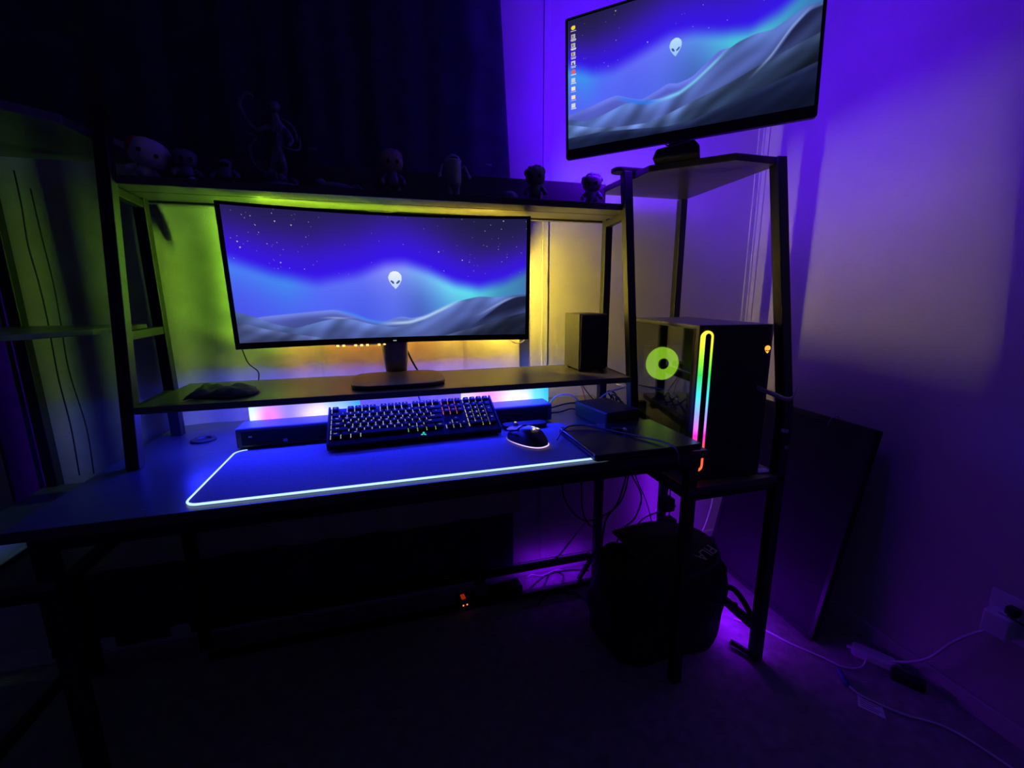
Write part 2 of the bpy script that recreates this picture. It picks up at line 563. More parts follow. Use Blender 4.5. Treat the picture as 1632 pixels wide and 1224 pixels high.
# ------------------------------------------------------------------ LED strips
def led_strip(name, label, segs, tape_path, w=0.010):
    """segs: list of (pos, dir_along, normal, colour, strength, length)"""
    p0 = Vector(tape_path[0][0])
    t = thing(name, label, 'light strip', tuple(p0))
    tb = MB()
    for a, b, n in tape_path:
        a, b, n = Vector(a), Vector(b), Vector(n).normalized()
        d = (b - a).normalized()
        x = d.cross(n)
        R = Matrix((d, x, n)).transposed()
        tb.box((a + b) / 2 - n * 0.002, ((b - a).length, w, 0.0015), R)
    tb.build('tape', 'tape', t, world=True)
    cache = {}
    for pos, d, n, col, s_, ln in segs:
        pos, d, n = Vector(pos), Vector(d).normalized(), Vector(n).normalized()
        x = d.cross(n)
        R = Matrix((d, x, n)).transposed()
        key = (tuple(round(c, 2) for c in col), round(s_, 2))
        if key not in cache:
            cache[key] = emat('led_glow', col, s_)
        MB().box(pos + n * 0.001, (ln, w * 0.7, 0.003), R).build('led', cache[key], t, world=True)
    return t


def seg_line(a, b, n, k, colf, s_, fill=0.8):
    a, b = Vector(a), Vector(b)
    d = b - a
    return [(a + d * ((i + 0.5) / k), d, n, colf((i + 0.5) / k), s_, d.length / k * fill) for i in range(k)]


# ------------------------------------------------------------------ screen pictures
def S2L(c):
    c = np.clip(c, 0, 255) / 255.0
    return np.where(c <= 0.04045, c / 12.92, ((c + 0.055) / 1.055) ** 2.4)


def sm(x, a, b):
    t = np.clip((x - a) / (b - a), 0, 1)
    return t * t * (3 - 2 * t)


def tab(s, pts):
    """smooth curve through points"""
    xs = np.array([p[0] for p in pts])
    ys = np.array([p[1] for p in pts])
    k = np.linspace(-0.1, 1.1, 600)
    y = np.interp(k, xs, ys)
    ker = np.exp(-np.linspace(-2, 2, 31) ** 2)
    ker /= ker.sum()
    y = np.convolve(np.pad(y, 15, mode='edge'), ker, 'valid')
    return np.interp(s, k, y)


def head_w(y):
    top = np.sqrt(np.clip(1 - ((y + 0.25) / 0.75) ** 2, 0, 1))
    t = np.clip((y + 0.25) / 1.25, 0, 1)
    low = np.clip(1 - t ** 1.9, 0, 1) * (1 - 0.10 * t)
    return np.where(y < -0.25, top, low)


def wallpaper(S, T, cfg, aspect, seed):
    r = np.random.default_rng(seed)
    mix = lambda a, b, k: a * (1 - k[..., None]) + b * k[..., None]
    A = tab(S, cfg['aur'])
    y = T - A
    dark = np.array([26, 28, 58.])
    indigo = np.array([54, 22, 232.])
    img = np.ones(S.shape + (3,)) * dark
    up = np.clip(-y, 0, 2)
    wdt = tab(S, cfg['wid'])
    img = mix(img, np.array([60, 34, 132.]), np.exp(-(up / (wdt * 1.5)) ** 2))
    img = mix(img, indigo, np.exp(-(up / wdt) ** 2.4))
    # light curtain just at / below the crest
    lc = np.stack([tab(S, [(p[0], p[1][i]) for p in cfg['lite']]) for i in range(3)], -1)
    mid = np.stack([tab(S, [(p[0], p[1][i]) for p in cfg['mid']]) for i in range(3)], -1)
    below = sm(y, -0.10, 0.05)
    body = lc * np.exp(-(np.clip(y, 0, 2) / 0.20) ** 1.4)[..., None] + mid * (1 - np.exp(-(np.clip(y, 0, 2) / 0.20) ** 1.4))[..., None]
    img = img * (1 - below[..., None]) + body * below[..., None]
    # stars
    n = cfg['stars']
    xs, ys, br = r.random(n), r.random(n) * 0.5, r.random(n) ** 3
    H, Wd = S.shape
    for x, yy, b in zip(xs, ys, br):
        if abs(x - 0.5) < 0.25 and r.random() < 0.75:
            continue
        i, j = int(yy * (H - 1)), int(x * (Wd - 1))
        if y[i, j] > -0.04:
            continue
        img[i, j] = np.maximum(img[i, j], 110 + 145 * b)
        if b > 0.75 and i + 1 < H and j + 1 < Wd:
            img[i + 1, j] = np.maximum(img[i + 1, j], 180)
            img[i, j + 1] = np.maximum(img[i, j + 1], 180)
    # head emblem
    hx, hy, hw, hh = cfg['head']
    X = (S - hx) / hw
    Y = (T - hy) / hh
    ins = (np.abs(X) < head_w(Y)) & (np.abs(Y) < 1)
    img[ins] = np.array(cfg['headcol']) * (1.0 - 0.10 * np.clip(Y[ins] + 1, 0, 2)[:, None] * np.array([1, 0.6, 0.1]))
    for sx in (-1, 1):
        ex, ey = X - sx * 0.42, Y - 0.22
        a = sx * 0.55
        u = ex * math.cos(a) - ey * math.sin(a)
        v = ex * math.sin(a) + ey * math.cos(a)
        eye = ((u / 0.33) ** 2 + (v / 0.13) ** 2 < 1) & ins
        img[eye] = np.array([62, 84, 150.])
    # dunes
    for dn in cfg['dunes']:
        K = tab(S, dn['sky'])
        d = T - K
        msk = sm(d, -0.004, 0.004)
        ang = dn.get('ang', 0.5)
        q = (S * aspect * math.sin(ang) + T * math.cos(ang))
        q2 = (S * aspect * math.cos(ang) - T * math.sin(ang))
        st_ = 0.5 + 0.5 * np.sin(q * dn.get('fr', 30) + 1.6 * np.sin(q2 * 4 + dn.get('ph', 0)) + 0.8 * np.sin(q2 * 9))
        st_ = 0.65 * st_ + 0.35 * (0.5 + 0.5 * np.sin(q * dn.get('fr', 30) * 2.7 + 2.1 * np.sin(q2 * 6)))
        top, midc, low = (np.array(c, float) for c in dn['col'])
        dep = np.clip(d / dn.get('dep', 0.3), 0, 1)
        col = mix(mix(np.ones(S.shape + (3,)) * top, midc, sm(dep, 0.0, 0.30)), low, sm(dep, 0.35, 1.0))
        col = col * (1 - dn.get('con', 0.25) + 2 * dn.get('con', 0.25) * st_ * (0.5 + 0.5 * np.exp(-dep * 1.2)))[..., None]
        col = col * np.array([0.84, 0.92, 1.06])
        sd = tab(S, dn.get('shade', [(0, 1), (1, 1)]))
        col = col * sd[..., None]
        img = mix(img, col, msk)
    for rd in cfg.get('ridges', []):
        # bright or dark swooping ridge lines over the dunes
        R = tab(S, rd['c'])
        g = np.exp(-((T - R) / rd['w']) ** 2) * sm(S, rd['s0'] - 0.05, rd['s0'] + 0.05) * (1 - sm(S, rd['s1'] - 0.05, rd['s1'] + 0.05))
        img = mix(img, np.array(rd['col'], float), g * rd['k'])
    for sh_ in cfg.get('shadows', []):
        R = tab(S, sh_['c'])
        R2 = tab(S, sh_['c2'])
        g = sm(T, R - 0.006, R + 0.01) * (1 - sm(T, R2 - 0.08, R2 + 0.02)) * sm(S, sh_['s0'] - 0.03, sh_['s0'] + 0.06)
        img = mix(img, np.array(sh_['col'], float), g * sh_['k'])
    for ic in cfg.get('icons', []):
        x0, x1, y0, y1, c, shp = ic
        if shp == 'r':
            k = (S > x0) & (S < x1) & (T > y0) & (T < y1)
        else:
            k = ((S - (x0 + x1) / 2) / ((x1 - x0) / 2)) ** 2 + ((T - (y0 + y1) / 2) / ((y1 - y0) / 2)) ** 2 < 1
        img[k] = c
    return S2L(img)



main_cfg = dict(
    aur=[(-0.1, 0.36), (0, 0.40), (0.12, 0.50), (0.25, 0.56), (0.38, 0.50), (0.48, 0.41), (0.55, 0.40), (0.63, 0.46), (0.73, 0.57), (0.82, 0.61), (0.92, 0.55), (1, 0.46), (1.1, 0.44)],
    wid=[(-0.1, 0.24), (0, 0.25), (0.3, 0.34), (0.5, 0.33), (0.7, 0.32), (1, 0.22), (1.1, 0.2)],
    lite=[(-0.1, (72, 130, 245)), (0.05, (72, 128, 245)), (0.16, (66, 140, 240)), (0.25, (84, 110, 246)), (0.4, (98, 112, 248)), (0.50, (142, 150, 252)), (0.61, (120, 176, 248)), (0.71, (110, 222, 246)), (0.79, (92, 230, 238)), (0.9, (66, 150, 190)), (1.1, (60, 96, 150))],
    mid=[(-0.1, (70, 70, 220)), (0, (74, 78, 232)), (0.25, (78, 96, 246)), (0.4, (70, 90, 230)), (0.50, (84, 104, 236)), (0.6, (66, 90, 190)), (0.7, (72, 132, 210)), (0.8, (78, 150, 214)), (1.1, (60, 90, 160))],
    stars=170, head=(0.513, 0.515, 0.0235, 0.074), headcol=(238, 244, 255),
    dunes=[
        dict(sky=[(-0.1, 0.86), (0.0, 0.83), (0.08, 0.80), (0.20, 0.775), (0.30, 0.755), (0.34, 0.78), (0.40, 0.84), (0.47, 0.865), (0.51, 0.83), (0.535, 0.82), (0.56, 0.84), (0.62, 0.82), (0.68, 0.75), (1.1, 0.72)],
             col=((128, 138, 205), (92, 96, 160), (70, 74, 128)), dep=0.20, fr=16, ang=0.2, con=0.10),
        dict(sky=[(-0.1, 0.76), (0.0, 0.755), (0.05, 0.80), (0.11, 0.865), (0.17, 0.90), (0.26, 0.845), (0.31, 0.825), (0.36, 0.84), (0.42, 0.885), (0.50, 0.915), (0.6, 0.88), (0.68, 0.76), (0.75, 0.69), (0.82, 0.655), (0.90, 0.665), (0.96, 0.645), (1.1, 0.62)],
             col=((122, 140, 196), (92, 100, 148), (54, 58, 92)), dep=0.34, fr=20, ang=0.62, con=0.20,
             shade=[(-0.1, 0.75), (0, 0.78), (0.15, 0.85), (0.3, 0.95), (0.7, 1.0), (0.88, 0.92), (1, 0.72), (1.1, 0.7)]),
        dict(sky=[(-0.1, 0.80), (0.0, 0.83), (0.08, 0.90), (0.16, 0.945), (0.25, 0.985), (0.35, 1.05), (0.6, 1.05), (0.70, 0.99), (0.80, 0.93), (0.88, 0.87), (1.0, 0.80), (1.1, 0.78)],
             col=((92, 98, 132), (66, 70, 98), (50, 54, 76)), dep=0.25, fr=26, ang=0.6, con=0.28, shade=[(-0.1, 1.1), (0.3, 1.1), (0.7, 0.8), (0.9, 0.55), (1.1, 0.4)]),
    ],
    ridges=[
        dict(c=[(-0.1, 0.75), (0.31, 0.76), (0.36, 0.80), (0.42, 0.86), (0.5, 0.885), (1.1, 0.9)], w=0.014, s0=0.32, s1=0.47, col=(70, 130, 240), k=0.9),
        dict(c=[(0, 0.9), (0.45, 0.885), (0.56, 0.875), (0.62, 0.83), (0.68, 0.765), (0.74, 0.70), (1.1, 0.7)], w=0.016, s0=0.48, s1=0.73, col=(190, 224, 246), k=0.8),
        dict(c=[(0, 0.9), (0.5, 0.9), (0.82, 0.82), (0.88, 0.74), (0.93, 0.68), (1.1, 0.60)], w=0.012, s0=0.84, s1=0.96, col=(150, 170, 220), k=0.7),
        dict(c=[(-0.1, 0.82), (0.29, 0.822), (0.33, 0.828), (1.1, 0.83)], w=0.008, s0=0.28, s1=0.33, col=(190, 205, 240), k=0.8),
    ],
    shadows=[dict(c=[(0, 1.2), (0.8, 0.90), (0.86, 0.80), (0.91, 0.715), (0.96, 0.66), (1.1, 0.63)], c2=[(0, 1.2), (0.8, 0.93), (0.9, 0.86), (1.0, 0.78), (1.1, 0.76)], s0=0.80, col=(22, 24, 48), k=0.85)],
)

icons = []
for i in range(10):
    y0 = 0.045 + i * 0.066
    c = [(240, 214, 70), (176, 178, 176), (180, 182, 176), (198, 186, 170), (206, 210, 216), (228, 96, 92), (190, 206, 220), (242, 226, 214), (248, 218, 200), (206, 216, 224)][i]
    icons.append((0.016, 0.036, y0, y0 + 0.032, c, 'e' if i in (0, 5) else 'r'))
    if i in (1, 2, 3):
        icons.append((0.020, 0.026, y0 + 0.006, y0 + 0.026, (110, 112, 118), 'r'))
    if i == 4:
        icons.append((0.020, 0.029, y0 + 0.014, y0 + 0.032, (70, 76, 130), 'r'))
    icons.append((0.013, 0.039, y0 + 0.037, y0 + 0.043, (214, 216, 222), 'r'))
    if i in (1, 2, 3, 4):
        icons.append((0.015, 0.037, y0 + 0.046, y0 + 0.052, (190, 192, 202), 'r'))

tv_cfg = dict(
    aur=[(-0.1, 0.34), (0, 0.37), (0.12, 0.46), (0.22, 0.47), (0.35, 0.40), (0.45, 0.345), (0.55, 0.36), (0.66, 0.42), (0.76, 0.45), (0.86, 0.38), (0.94, 0.27), (1.0, 0.20), (1.1, 0.1)],
    wid=[(-0.1, 0.17), (0, 0.18), (0.2, 0.26), (0.5, 0.30), (0.8, 0.36), (1.0, 0.22), (1.1, 0.2)],
    lite=[(-0.1, (70, 140, 240)), (0.08, (60, 150, 240)), (0.16, (80, 112, 246)), (0.3, (96, 106, 246)), (0.45, (104, 122, 248)), (0.58, (88, 150, 232)), (0.70, (74, 204, 220)), (0.78, (78, 206, 214)), (0.9, (62, 150, 200)), (1.1, (52, 96, 160))],
    mid=[(-0.1, (84, 86, 240)), (0.15, (88, 96, 248)), (0.3, (76, 96, 236)), (0.42, (78, 104, 232)), (0.55, (62, 92, 176)), (0.7, (64, 120, 200)), (1.1, (60, 100, 170))],
    stars=90, head=(0.478, 0.405, 0.0245, 0.064), headcol=(186, 222, 255),
    dunes=[
        dict(sky=[(-0.1, 0.74), (0.0, 0.725), (0.10, 0.695), (0.20, 0.655), (0.235, 0.65), (0.27, 0.68), (0.34, 0.725), (0.41, 0.68), (0.455, 0.645), (0.49, 0.665), (0.55, 0.64), (0.65, 0.5), (1.1, 0.5)],
             col=((122, 130, 214), (98, 100, 182), (84, 88, 150)), dep=0.2, fr=16, ang=0.2, con=0.08),
        dict(sky=[(-0.1, 0.73), (0.0, 0.755), (0.08, 0.80), (0.16, 0.78), (0.27, 0.725), (0.34, 0.74), (0.46, 0.745), (0.54, 0.69), (0.60, 0.61), (0.66, 0.53), (0.72, 0.475), (0.78, 0.45), (0.84, 0.45), (0.90, 0.40), (0.95, 0.355), (1.1, 0.34)],
             col=((110, 132, 190), (88, 98, 150), (52, 62, 92)), dep=0.42, fr=19, ang=0.75, con=0.26,
             shade=[(-0.1, 0.85), (0.3, 1.0), (0.6, 1.05), (0.85, 0.95), (1, 0.7), (1.1, 0.6)]),
        dict(sky=[(-0.1, 0.76), (0, 0.80), (0.12, 0.86), (0.25, 0.895), (0.38, 0.905), (0.47, 0.86), (0.58, 0.80), (0.70, 0.735), (0.82, 0.65), (1.0, 0.54), (1.1, 0.5)],
             col=((96, 112, 150), (64, 78, 106), (24, 32, 52)), dep=0.26, fr=21, ang=0.72, con=0.36, shade=[(-0.1, 1.15), (0.3, 1.15), (0.6, 0.95), (0.85, 0.7), (1.1, 0.5)]),
        dict(sky=[(-0.1, 0.93), (0, 0.91), (0.15, 0.905), (0.3, 0.93), (0.45, 0.96), (0.55, 0.95), (0.7, 0.88), (0.85, 0.80), (1.0, 0.72), (1.1, 0.7)],
             col=((46, 54, 84), (28, 34, 60), (20, 24, 46)), dep=0.16, fr=24, ang=0.6, con=0.2),
    ],
    ridges=[
        dict(c=[(-0.1, 0.6), (0.22, 0.655), (0.27, 0.70), (0.34, 0.745), (0.42, 0.765), (1.1, 0.76)], w=0.014, s0=0.25, s1=0.40, col=(44, 120, 240), k=0.9),
        dict(c=[(0, 0.9), (0.38, 0.765), (0.5, 0.735), (0.56, 0.675), (0.62, 0.595), (0.68, 0.51), (1.1, 0.4)], w=0.016, s0=0.42, s1=0.67, col=(128, 206, 250), k=0.85),
        dict(c=[(0, 0.9), (0.76, 0.75), (0.84, 0.62), (0.90, 0.47), (0.96, 0.37), (1.1, 0.3)], w=0.013, s0=0.80, s1=0.95, col=(150, 176, 224), k=0.75),
    ],
    shadows=[dict(c=[(0, 1.2), (0.78, 0.76), (0.86, 0.60), (0.91, 0.47), (0.96, 0.385), (1.1, 0.345)], c2=[(0, 1.2), (0.8, 0.72), (0.9, 0.58), (1.0, 0.46), (1.1, 0.44)], s0=0.82, col=(26, 28, 62), k=0.85)],
    icons=icons,
)


def screen_obj(name, parent, nx, ny, w, h, place, cfg, aspect, seed, strength):
    S, T = np.meshgrid(np.linspace(0, 1, nx), np.linspace(0, 1, ny))
    col = wallpaper(S, T, cfg, aspect, seed)
    pts = [place(s_, t_) for s_, t_ in zip(((S.ravel() - 0.5) * w), ((0.5 - T.ravel()) * h))]
    idx = np.arange(nx * ny).reshape(ny, nx)
    fs = np.stack([idx[:-1, :-1].ravel(), idx[1:, :-1].ravel(), idx[1:, 1:].ravel(), idx[:-1, 1:].ravel()], 1)
    me = bpy.data.meshes.new(name)
    me.from_pydata(pts, [], fs.tolist())
    a = me.color_attributes.new('Col', 'FLOAT_COLOR', 'POINT')
    a.data.foreach_set('color', np.concatenate([col.reshape(-1, 3), np.ones((nx * ny, 1))], 1).astype('f').ravel())
    me.materials.append(attr_emat(name + '_light', strength))
    o = bpy.data.objects.new(name, me)
    C.objects.link(o)
    o.parent = parent
    tag(o, 'glowing desktop picture of dunes and aurora with a pale alien head')
    return o


# ------------------------------------------------------------------ curved monitor
mon = thing('curved_monitor', 'wide curved monitor showing dunes under a blue aurora, on the riser shelf', 'monitor', (-1.4415, -0.262, 0.8805), (0, 0, 0.021))
MW, MH, RAD = 0.815, 0.364, 1.55
SAG = RAD - math.sqrt(RAD ** 2 - (MW / 2) ** 2)
MZ = 1.1609 - 0.8805
MT = -0.05


def mplace(dy):
    def f(x, z):
        a = x / RAD
        y = 0.0244 + dy - (RAD - RAD * math.cos(a)) + SAG
        xx = (RAD + dy) * math.sin(a) if dy else RAD * math.sin(a)
        return (xx, y + z * math.sin(MT), MZ + z * math.cos(MT))
    return f


def shell(w, h, d0, d1, nx=41, taper=0):
    """curved slab between offsets d0 (front) and d1 (back)"""
    mb = MB()
    f0, f1 = mplace(d0), mplace(d1)
    vs_, fs = [], []
    for i in range(nx):
        x = (i / (nx - 1) - 0.5) * w
        x1 = x * (1 - taper)
        h1 = h * (1 - taper)
        vs_ += [f0(x, -h / 2), f0(x, h / 2), f1(x1, h1 / 2), f1(x1, -h1 / 2)]
    for i in range(nx - 1):
        a, b = 4 * i, 4 * i + 4
        for k in range(4):
            fs.append((a + k, a + (k + 1) % 4, b + (k + 1) % 4, b + k))
    fs += [(0, 3, 2, 1), (4 * nx - 4, 4 * nx - 3, 4 * nx - 2, 4 * nx - 1)]
    return mb.add(vs_, fs)


shell(MW, MH, 0.0, 0.020).build('bezel', 'plastic', mon, bevel=0.002)
shell(MW * 0.93, MH * 0.9, 0.0185, 0.052, taper=0.12).build('rear_housing', 'plastic', mon, bevel=0.003)
screen_obj('screen', mon, 560, 240, MW - 0.022, MH - 0.026, lambda x, z: tuple(np.add(mplace(-0.0012)(x, z + 0.004), (0, 0, 0))), main_cfg, 2.3, 11, P_SCREEN)
# stand: tapered neck and rounded foot
nk = MB()
ring = []
for z, wx, wy, yy in ((0.012, 0.031, 0.016, 0.100), (0.05, 0.036, 0.018, 0.108), (0.12, 0.041, 0.020, 0.122), (0.20, 0.043, 0.022, 0.138), (0.30, 0.043, 0.022, 0.146)):
    ring.append([(wx * math.copysign(abs(math.cos(a)) ** 0.6, math.cos(a)), yy + wy * math.copysign(abs(math.sin(a)) ** 0.6, math.sin(a)), z) for a in [2 * PI * k / 20 for k in range(20)]])
nk.add([p for r_ in ring for p in r_], [(i * 20 + j, i * 20 + (j + 1) % 20, (i + 1) * 20 + (j + 1) % 20, (i + 1) * 20 + j) for i in range(4) for j in range(20)] + [tuple(range(19, -1, -1)), tuple(range(80, 100))])
nk.build('stand_neck', 'silver', mon, smooth=True)
MB().prism([(x, y) for x, y in rrect(0.245, 0.215, 0.055, 8, 0.0, -0.012)], 0.0, 0.011).build('stand_base', 'base', mon, bevel=0.003)
MB().box((0, mplace(0)(0, -MH / 2)[1] - 0.0008, MZ - MH / 2 * 0.998 + 0.006), (0.010, 0.001, 0.003)).build('power_light', emat('power_led', (0.6, 0.7, 1.0), 0.5, False), mon)
MB().tube(spline([(0.03, 0.125, 0.085), (0.045, 0.12, 0.045), (0.058, 0.115, 0.018), (0.066, 0.11, 0.004)]), 0.003).build('power_cord', 'cable', mon, smooth=True)

# coloured LED strip round the back of the monitor, tilted outward to the wall
MX, MYB, MZW = -1.4415, -0.116, 1.1609
GREEN, LIME, YEL, ORG = (0.34, 1.0, 0.06), (0.50, 1.0, 0.04), (1.0, 0.76, 0.09), (1.0, 0.36, 0.02)
lerp = lambda a, b, t: tuple(x + (y - x) * t for x, y in zip(a, b))
hx, hz = 0.345, 0.145
hxr = 0.325
tl, tr_, bl, br_ = (MX - hx, MYB, MZW + hz), (MX + hxr, MYB, MZW + hz), (MX - hx, MYB, MZW - hz), (MX + hxr, MYB, MZW - hz)
segs = seg_line(bl, tl, (-1, 0.5, 0), 8, lambda t: lerp(GREEN, GREEN, t), P_BACK * 1.3)
segs += seg_line(tl, tr_, (0, 0.7, 1), 18, lambda t: lerp(LIME, YEL, sm(np.array(t), 0.35, 0.95).item()), P_BACK * 1.3)
segs += seg_line(tr_, br_, (1, 0.7, 0), 8, lambda t: YEL, P_BACK * 6.3)
segs += seg_line(br_, bl, (0, 0.8, -1), 18, lambda t: lerp(lerp(YEL, ORG, min(1, t * 2.6)), YEL, max(0, (t - 0.72) / 0.28)), P_BACK * 0.45)
led_strip('monitor_backlight', 'light strip round the back of the curved monitor, green, yellow and orange', segs,
          [(bl, tl, (-1, 0.5, 0)), (tl, tr_, (0, 0.7, 1)), (tr_, br_, (1, 0.7, 0)), (br_, bl, (0, 0.8, -1))])
# short visible run of warm LEDs hanging just below the lower edge
dots = [((-1.605 + 0.0165 * k, -0.16, 0.974), (1, 0, 0), (0, -0.5, -1), (1.0, 0.45, 0.10), 4.0, 0.007) for k in range(9) if k not in (2, 6)]
led_strip('backlight_tail', 'loose end of a light strip with warm orange dots under the curved monitor', dots, [((-1.612, -0.16, 0.974), (-1.468, -0.16, 0.974), (0, -0.5, -1))], w=0.008)

# ------------------------------------------------------------------ upper monitor
TY = -0.70
tv = thing('upper_monitor', 'flat monitor with a column of desktop icons, angled on the right tower top', 'monitor', (-0.700, -0.428, 1.4645), (0, 0, TY))
TW, TH = 0.612, 0.364
TZ = 1.693 - 1.4645
RT = Matrix.Rotation(-0.029, 3, 'Y') @ Matrix.Rotation(-0.01, 3, 'X')


def tvp(x, y, z):
    p = RT @ Vector((x, y, z))
    return (p.x, p.y, p.z + TZ)


MB().prism([(a, b) for a, b in rrect(TW, TH, 0.006, 3)], 0, 0.014, lambda p: tvp(p[0], p[2], p[1])).build('bezel', 'plastic', tv, bevel=0.001)
MB().prism([(a, b) for a, b in rrect(TW * 0.86, TH * 0.8, 0.03, 4)], 0.0135, 0.038, lambda p: tvp(p[0], p[2], p[1])).build('rear_housing', 'plastic', tv, bevel=0.006)
screen_obj('screen', tv, 470, 270, TW - 0.016, TH - 0.034, lambda x, z: tvp(x, -0.0008, z + 0.009), tv_cfg, 1.77, 4, P_SCREEN)
MB().box((0.005, 0.045, 0.10), (0.055, 0.018, 0.19)).build('stand_neck', 'plastic', tv, bevel=0.005)
MB().prism([(-0.062, 0), (0.055, 0), (0.053, 0.020), (0.040, 0.036), (-0.052, 0.024)], -0.02, 0.055, lambda p: (p[0] + 0.008, p[2] - 0.015, p[1])).build('stand_base', 'plastic', tv, bevel=0.005)
MB().tube(spline([(-0.028, 0.03, 0.052), (-0.02, 0.02, 0.044), (-0.008, 0.02, 0.047), (-0.004, 0.03, 0.054)]), 0.002).build('cord', 'cable', tv, smooth=True)

RZ = Matrix.Rotation(TY, 3, 'Z')


def tvw(x, y, z):
    p = RZ @ Vector(tvp(x, y, z))
    return (p.x - 0.700, p.y - 0.428, p.z + 1.4645)


nb = RZ @ Vector((0, 1, 0))
MB().add([tvp(x, y, z) for x in (-0.298, -0.276) for y in (0.0138, 0.046) for z in (-0.13, 0.13)], [(0, 1, 3, 2), (4, 6, 7, 5), (0, 4, 5, 1), (2, 3, 7, 6), (0, 2, 6, 4), (1, 5, 7, 3)]).build('light_mount', 'plastic', tv)
a, b, c_, d_ = tvw(-0.286, 0.050, -0.12), tvw(-0.286, 0.050, 0.12), tvw(0.23, 0.042, 0.12), tvw(0.23, 0.042, -0.12)
out = lambda x, z, y=0.8: tuple(RZ @ Vector((x, y, z)))
tsegs = seg_line(a, b, out(-1, 0, 0.15), 5, lambda t: (0.06, 0.001, 1.0), P_TV * 0.42) + seg_line(tvw(-0.23, 0.042, 0.12), c_, out(0, 1, 0.2), 9, lambda t: (0.07, 0.003, 1.0), P_TV * 1.5)
tsegs += seg_line(c_, d_, out(0.5, 0), 5, lambda t: VIOLET, P_TV * 0.6) + seg_line(d_, tvw(-0.23, 0.042, -0.12), out(0, -1), 9, lambda t: VIOLET, P_TV * 1.1)
led_strip('monitor_backlight', 'violet light strip on the back of the upper monitor', tsegs, [(a, b, out(-1, 0, 0.15)), (tvw(-0.23, 0.042, 0.12), c_, out(0, 1, 0.2)), (c_, d_, out(1, 0)), (d_, tvw(-0.23, 0.042, -0.12), out(0, -1))])

# violet strip low behind the right tower, and one behind the left rack
fa, fb = (-0.402, -0.56, 0.090), (-0.402, -0.13, 0.090)
led_strip('tower_light_strip', 'violet light strip on the low side rail of the right tower', seg_line(fa, fb, (0.6, 0, -1), 10, lambda t: VIOLET2, P_FLOOR * 1.7), [(fa, fb, (0.6, 0, -1))])
fa, fb = (-0.405, -0.090, 0.12), (-0.405, -0.090, 0.46)
led_strip('tower_light_strip', 'violet light strip running down the rear leg of the right tower', seg_line(fa, fb, (0.5, 1, 0), 8, lambda t: VIOLET2, P_FLOOR * 0.5), [(fa, fb, (0.5, 1, 0))])
fa, fb = (-1.00, -0.055, 0.055), (-0.74, -0.055, 0.055)
led_strip('crossbar_light_strip', 'violet light strip behind the low rear crossbar of the desk', seg_line(fa, fb, (0, 0.3, -1), 6, lambda t: VIOLET2, P_FLOOR * 0.4), [(fa, fb, (0, 0.3, -1))])
fa, fb = (-2.430, -0.045, 0.50), (-2.430, -0.045, 1.25)
led_strip('rack_light_strip', 'dim violet light strip on the rear leg of the left rack', seg_line(fa, fb, (-0.4, 1, 0), 10, lambda t: VIOLET2, P_LEFT), [(fa, fb, (-0.4, 1, 0))])
# blue strips under the riser shelf; the front one is added to brighten the pad
BLUE = (0.014, 0.02, 1.0)
for (yy, nn, pw, lab) in ((-0.145, (0, 0.3, -1), 0.7, 'rear edge'), (-0.292, (0, 0.05, -1), 3.2, 'middle'), (-0.360, (0, -1, -0.35), 0.5, 'front edge (added pad light)')):
    fa, fb = (-1.97 if yy > -0.3 else -1.86, yy, 0.860), (-1.00, yy, 0.860)
    led_strip('shelf_light_strip', 'blue light strip under the %s of the riser shelf' % lab, seg_line(fa, fb, nn, 14, lambda t: BLUE, P_SHELF * pw), [(fa, fb, nn)])

# ------------------------------------------------------------------ light bars behind the soundbar
def panel_mat(name, cols, hot):
    m = bpy.data.materials.new(name)
    m.use_nodes = True
    nt = m.node_tree
    nt.nodes.clear()
    tc = nt.nodes.new('ShaderNodeTexCoord')
    sp = nt.nodes.new('ShaderNodeSeparateXYZ')
    nt.links.new(tc.outputs['Generated'], sp.inputs[0])

    def ramp(stops, src):
        cr = nt.nodes.new('ShaderNodeValToRGB')
        cr.color_ramp.interpolation = 'EASE'
        el = cr.color_ramp.elements
        while len(el) < len(stops):
            el.new(0.5)
        for e, (p, c) in zip(el, stops):
            e.position = p
            e.color = tuple(c) + (1,)
        nt.links.new(src, cr.inputs['Fac'])
        return cr.outputs['Color']
    lo = ramp(hot, sp.outputs['X'])
    hi = ramp(cols, sp.outputs['X'])
    k = ramp([(0.35, (0, 0, 0)), (0.95, (1, 1, 1))], sp.outputs['Z'])
    mx = nt.nodes.new('ShaderNodeMix')
    mx.data_type = 'RGBA'
    nt.links.new(k, mx.inputs['Factor'])
    nt.links.new(lo, mx.inputs[6])
    nt.links.new(hi, mx.inputs[7])
    e = nt.nodes.new('ShaderNodeEmission')
    e.inputs['Strength'].default_value = P_PANEL
    nt.links.new(mx.outputs[2], e.inputs['Color'])
    o = nt.nodes.new('ShaderNodeOutputMaterial')
    nt.links.new(e.outputs[0], o.inputs[0])
    return m


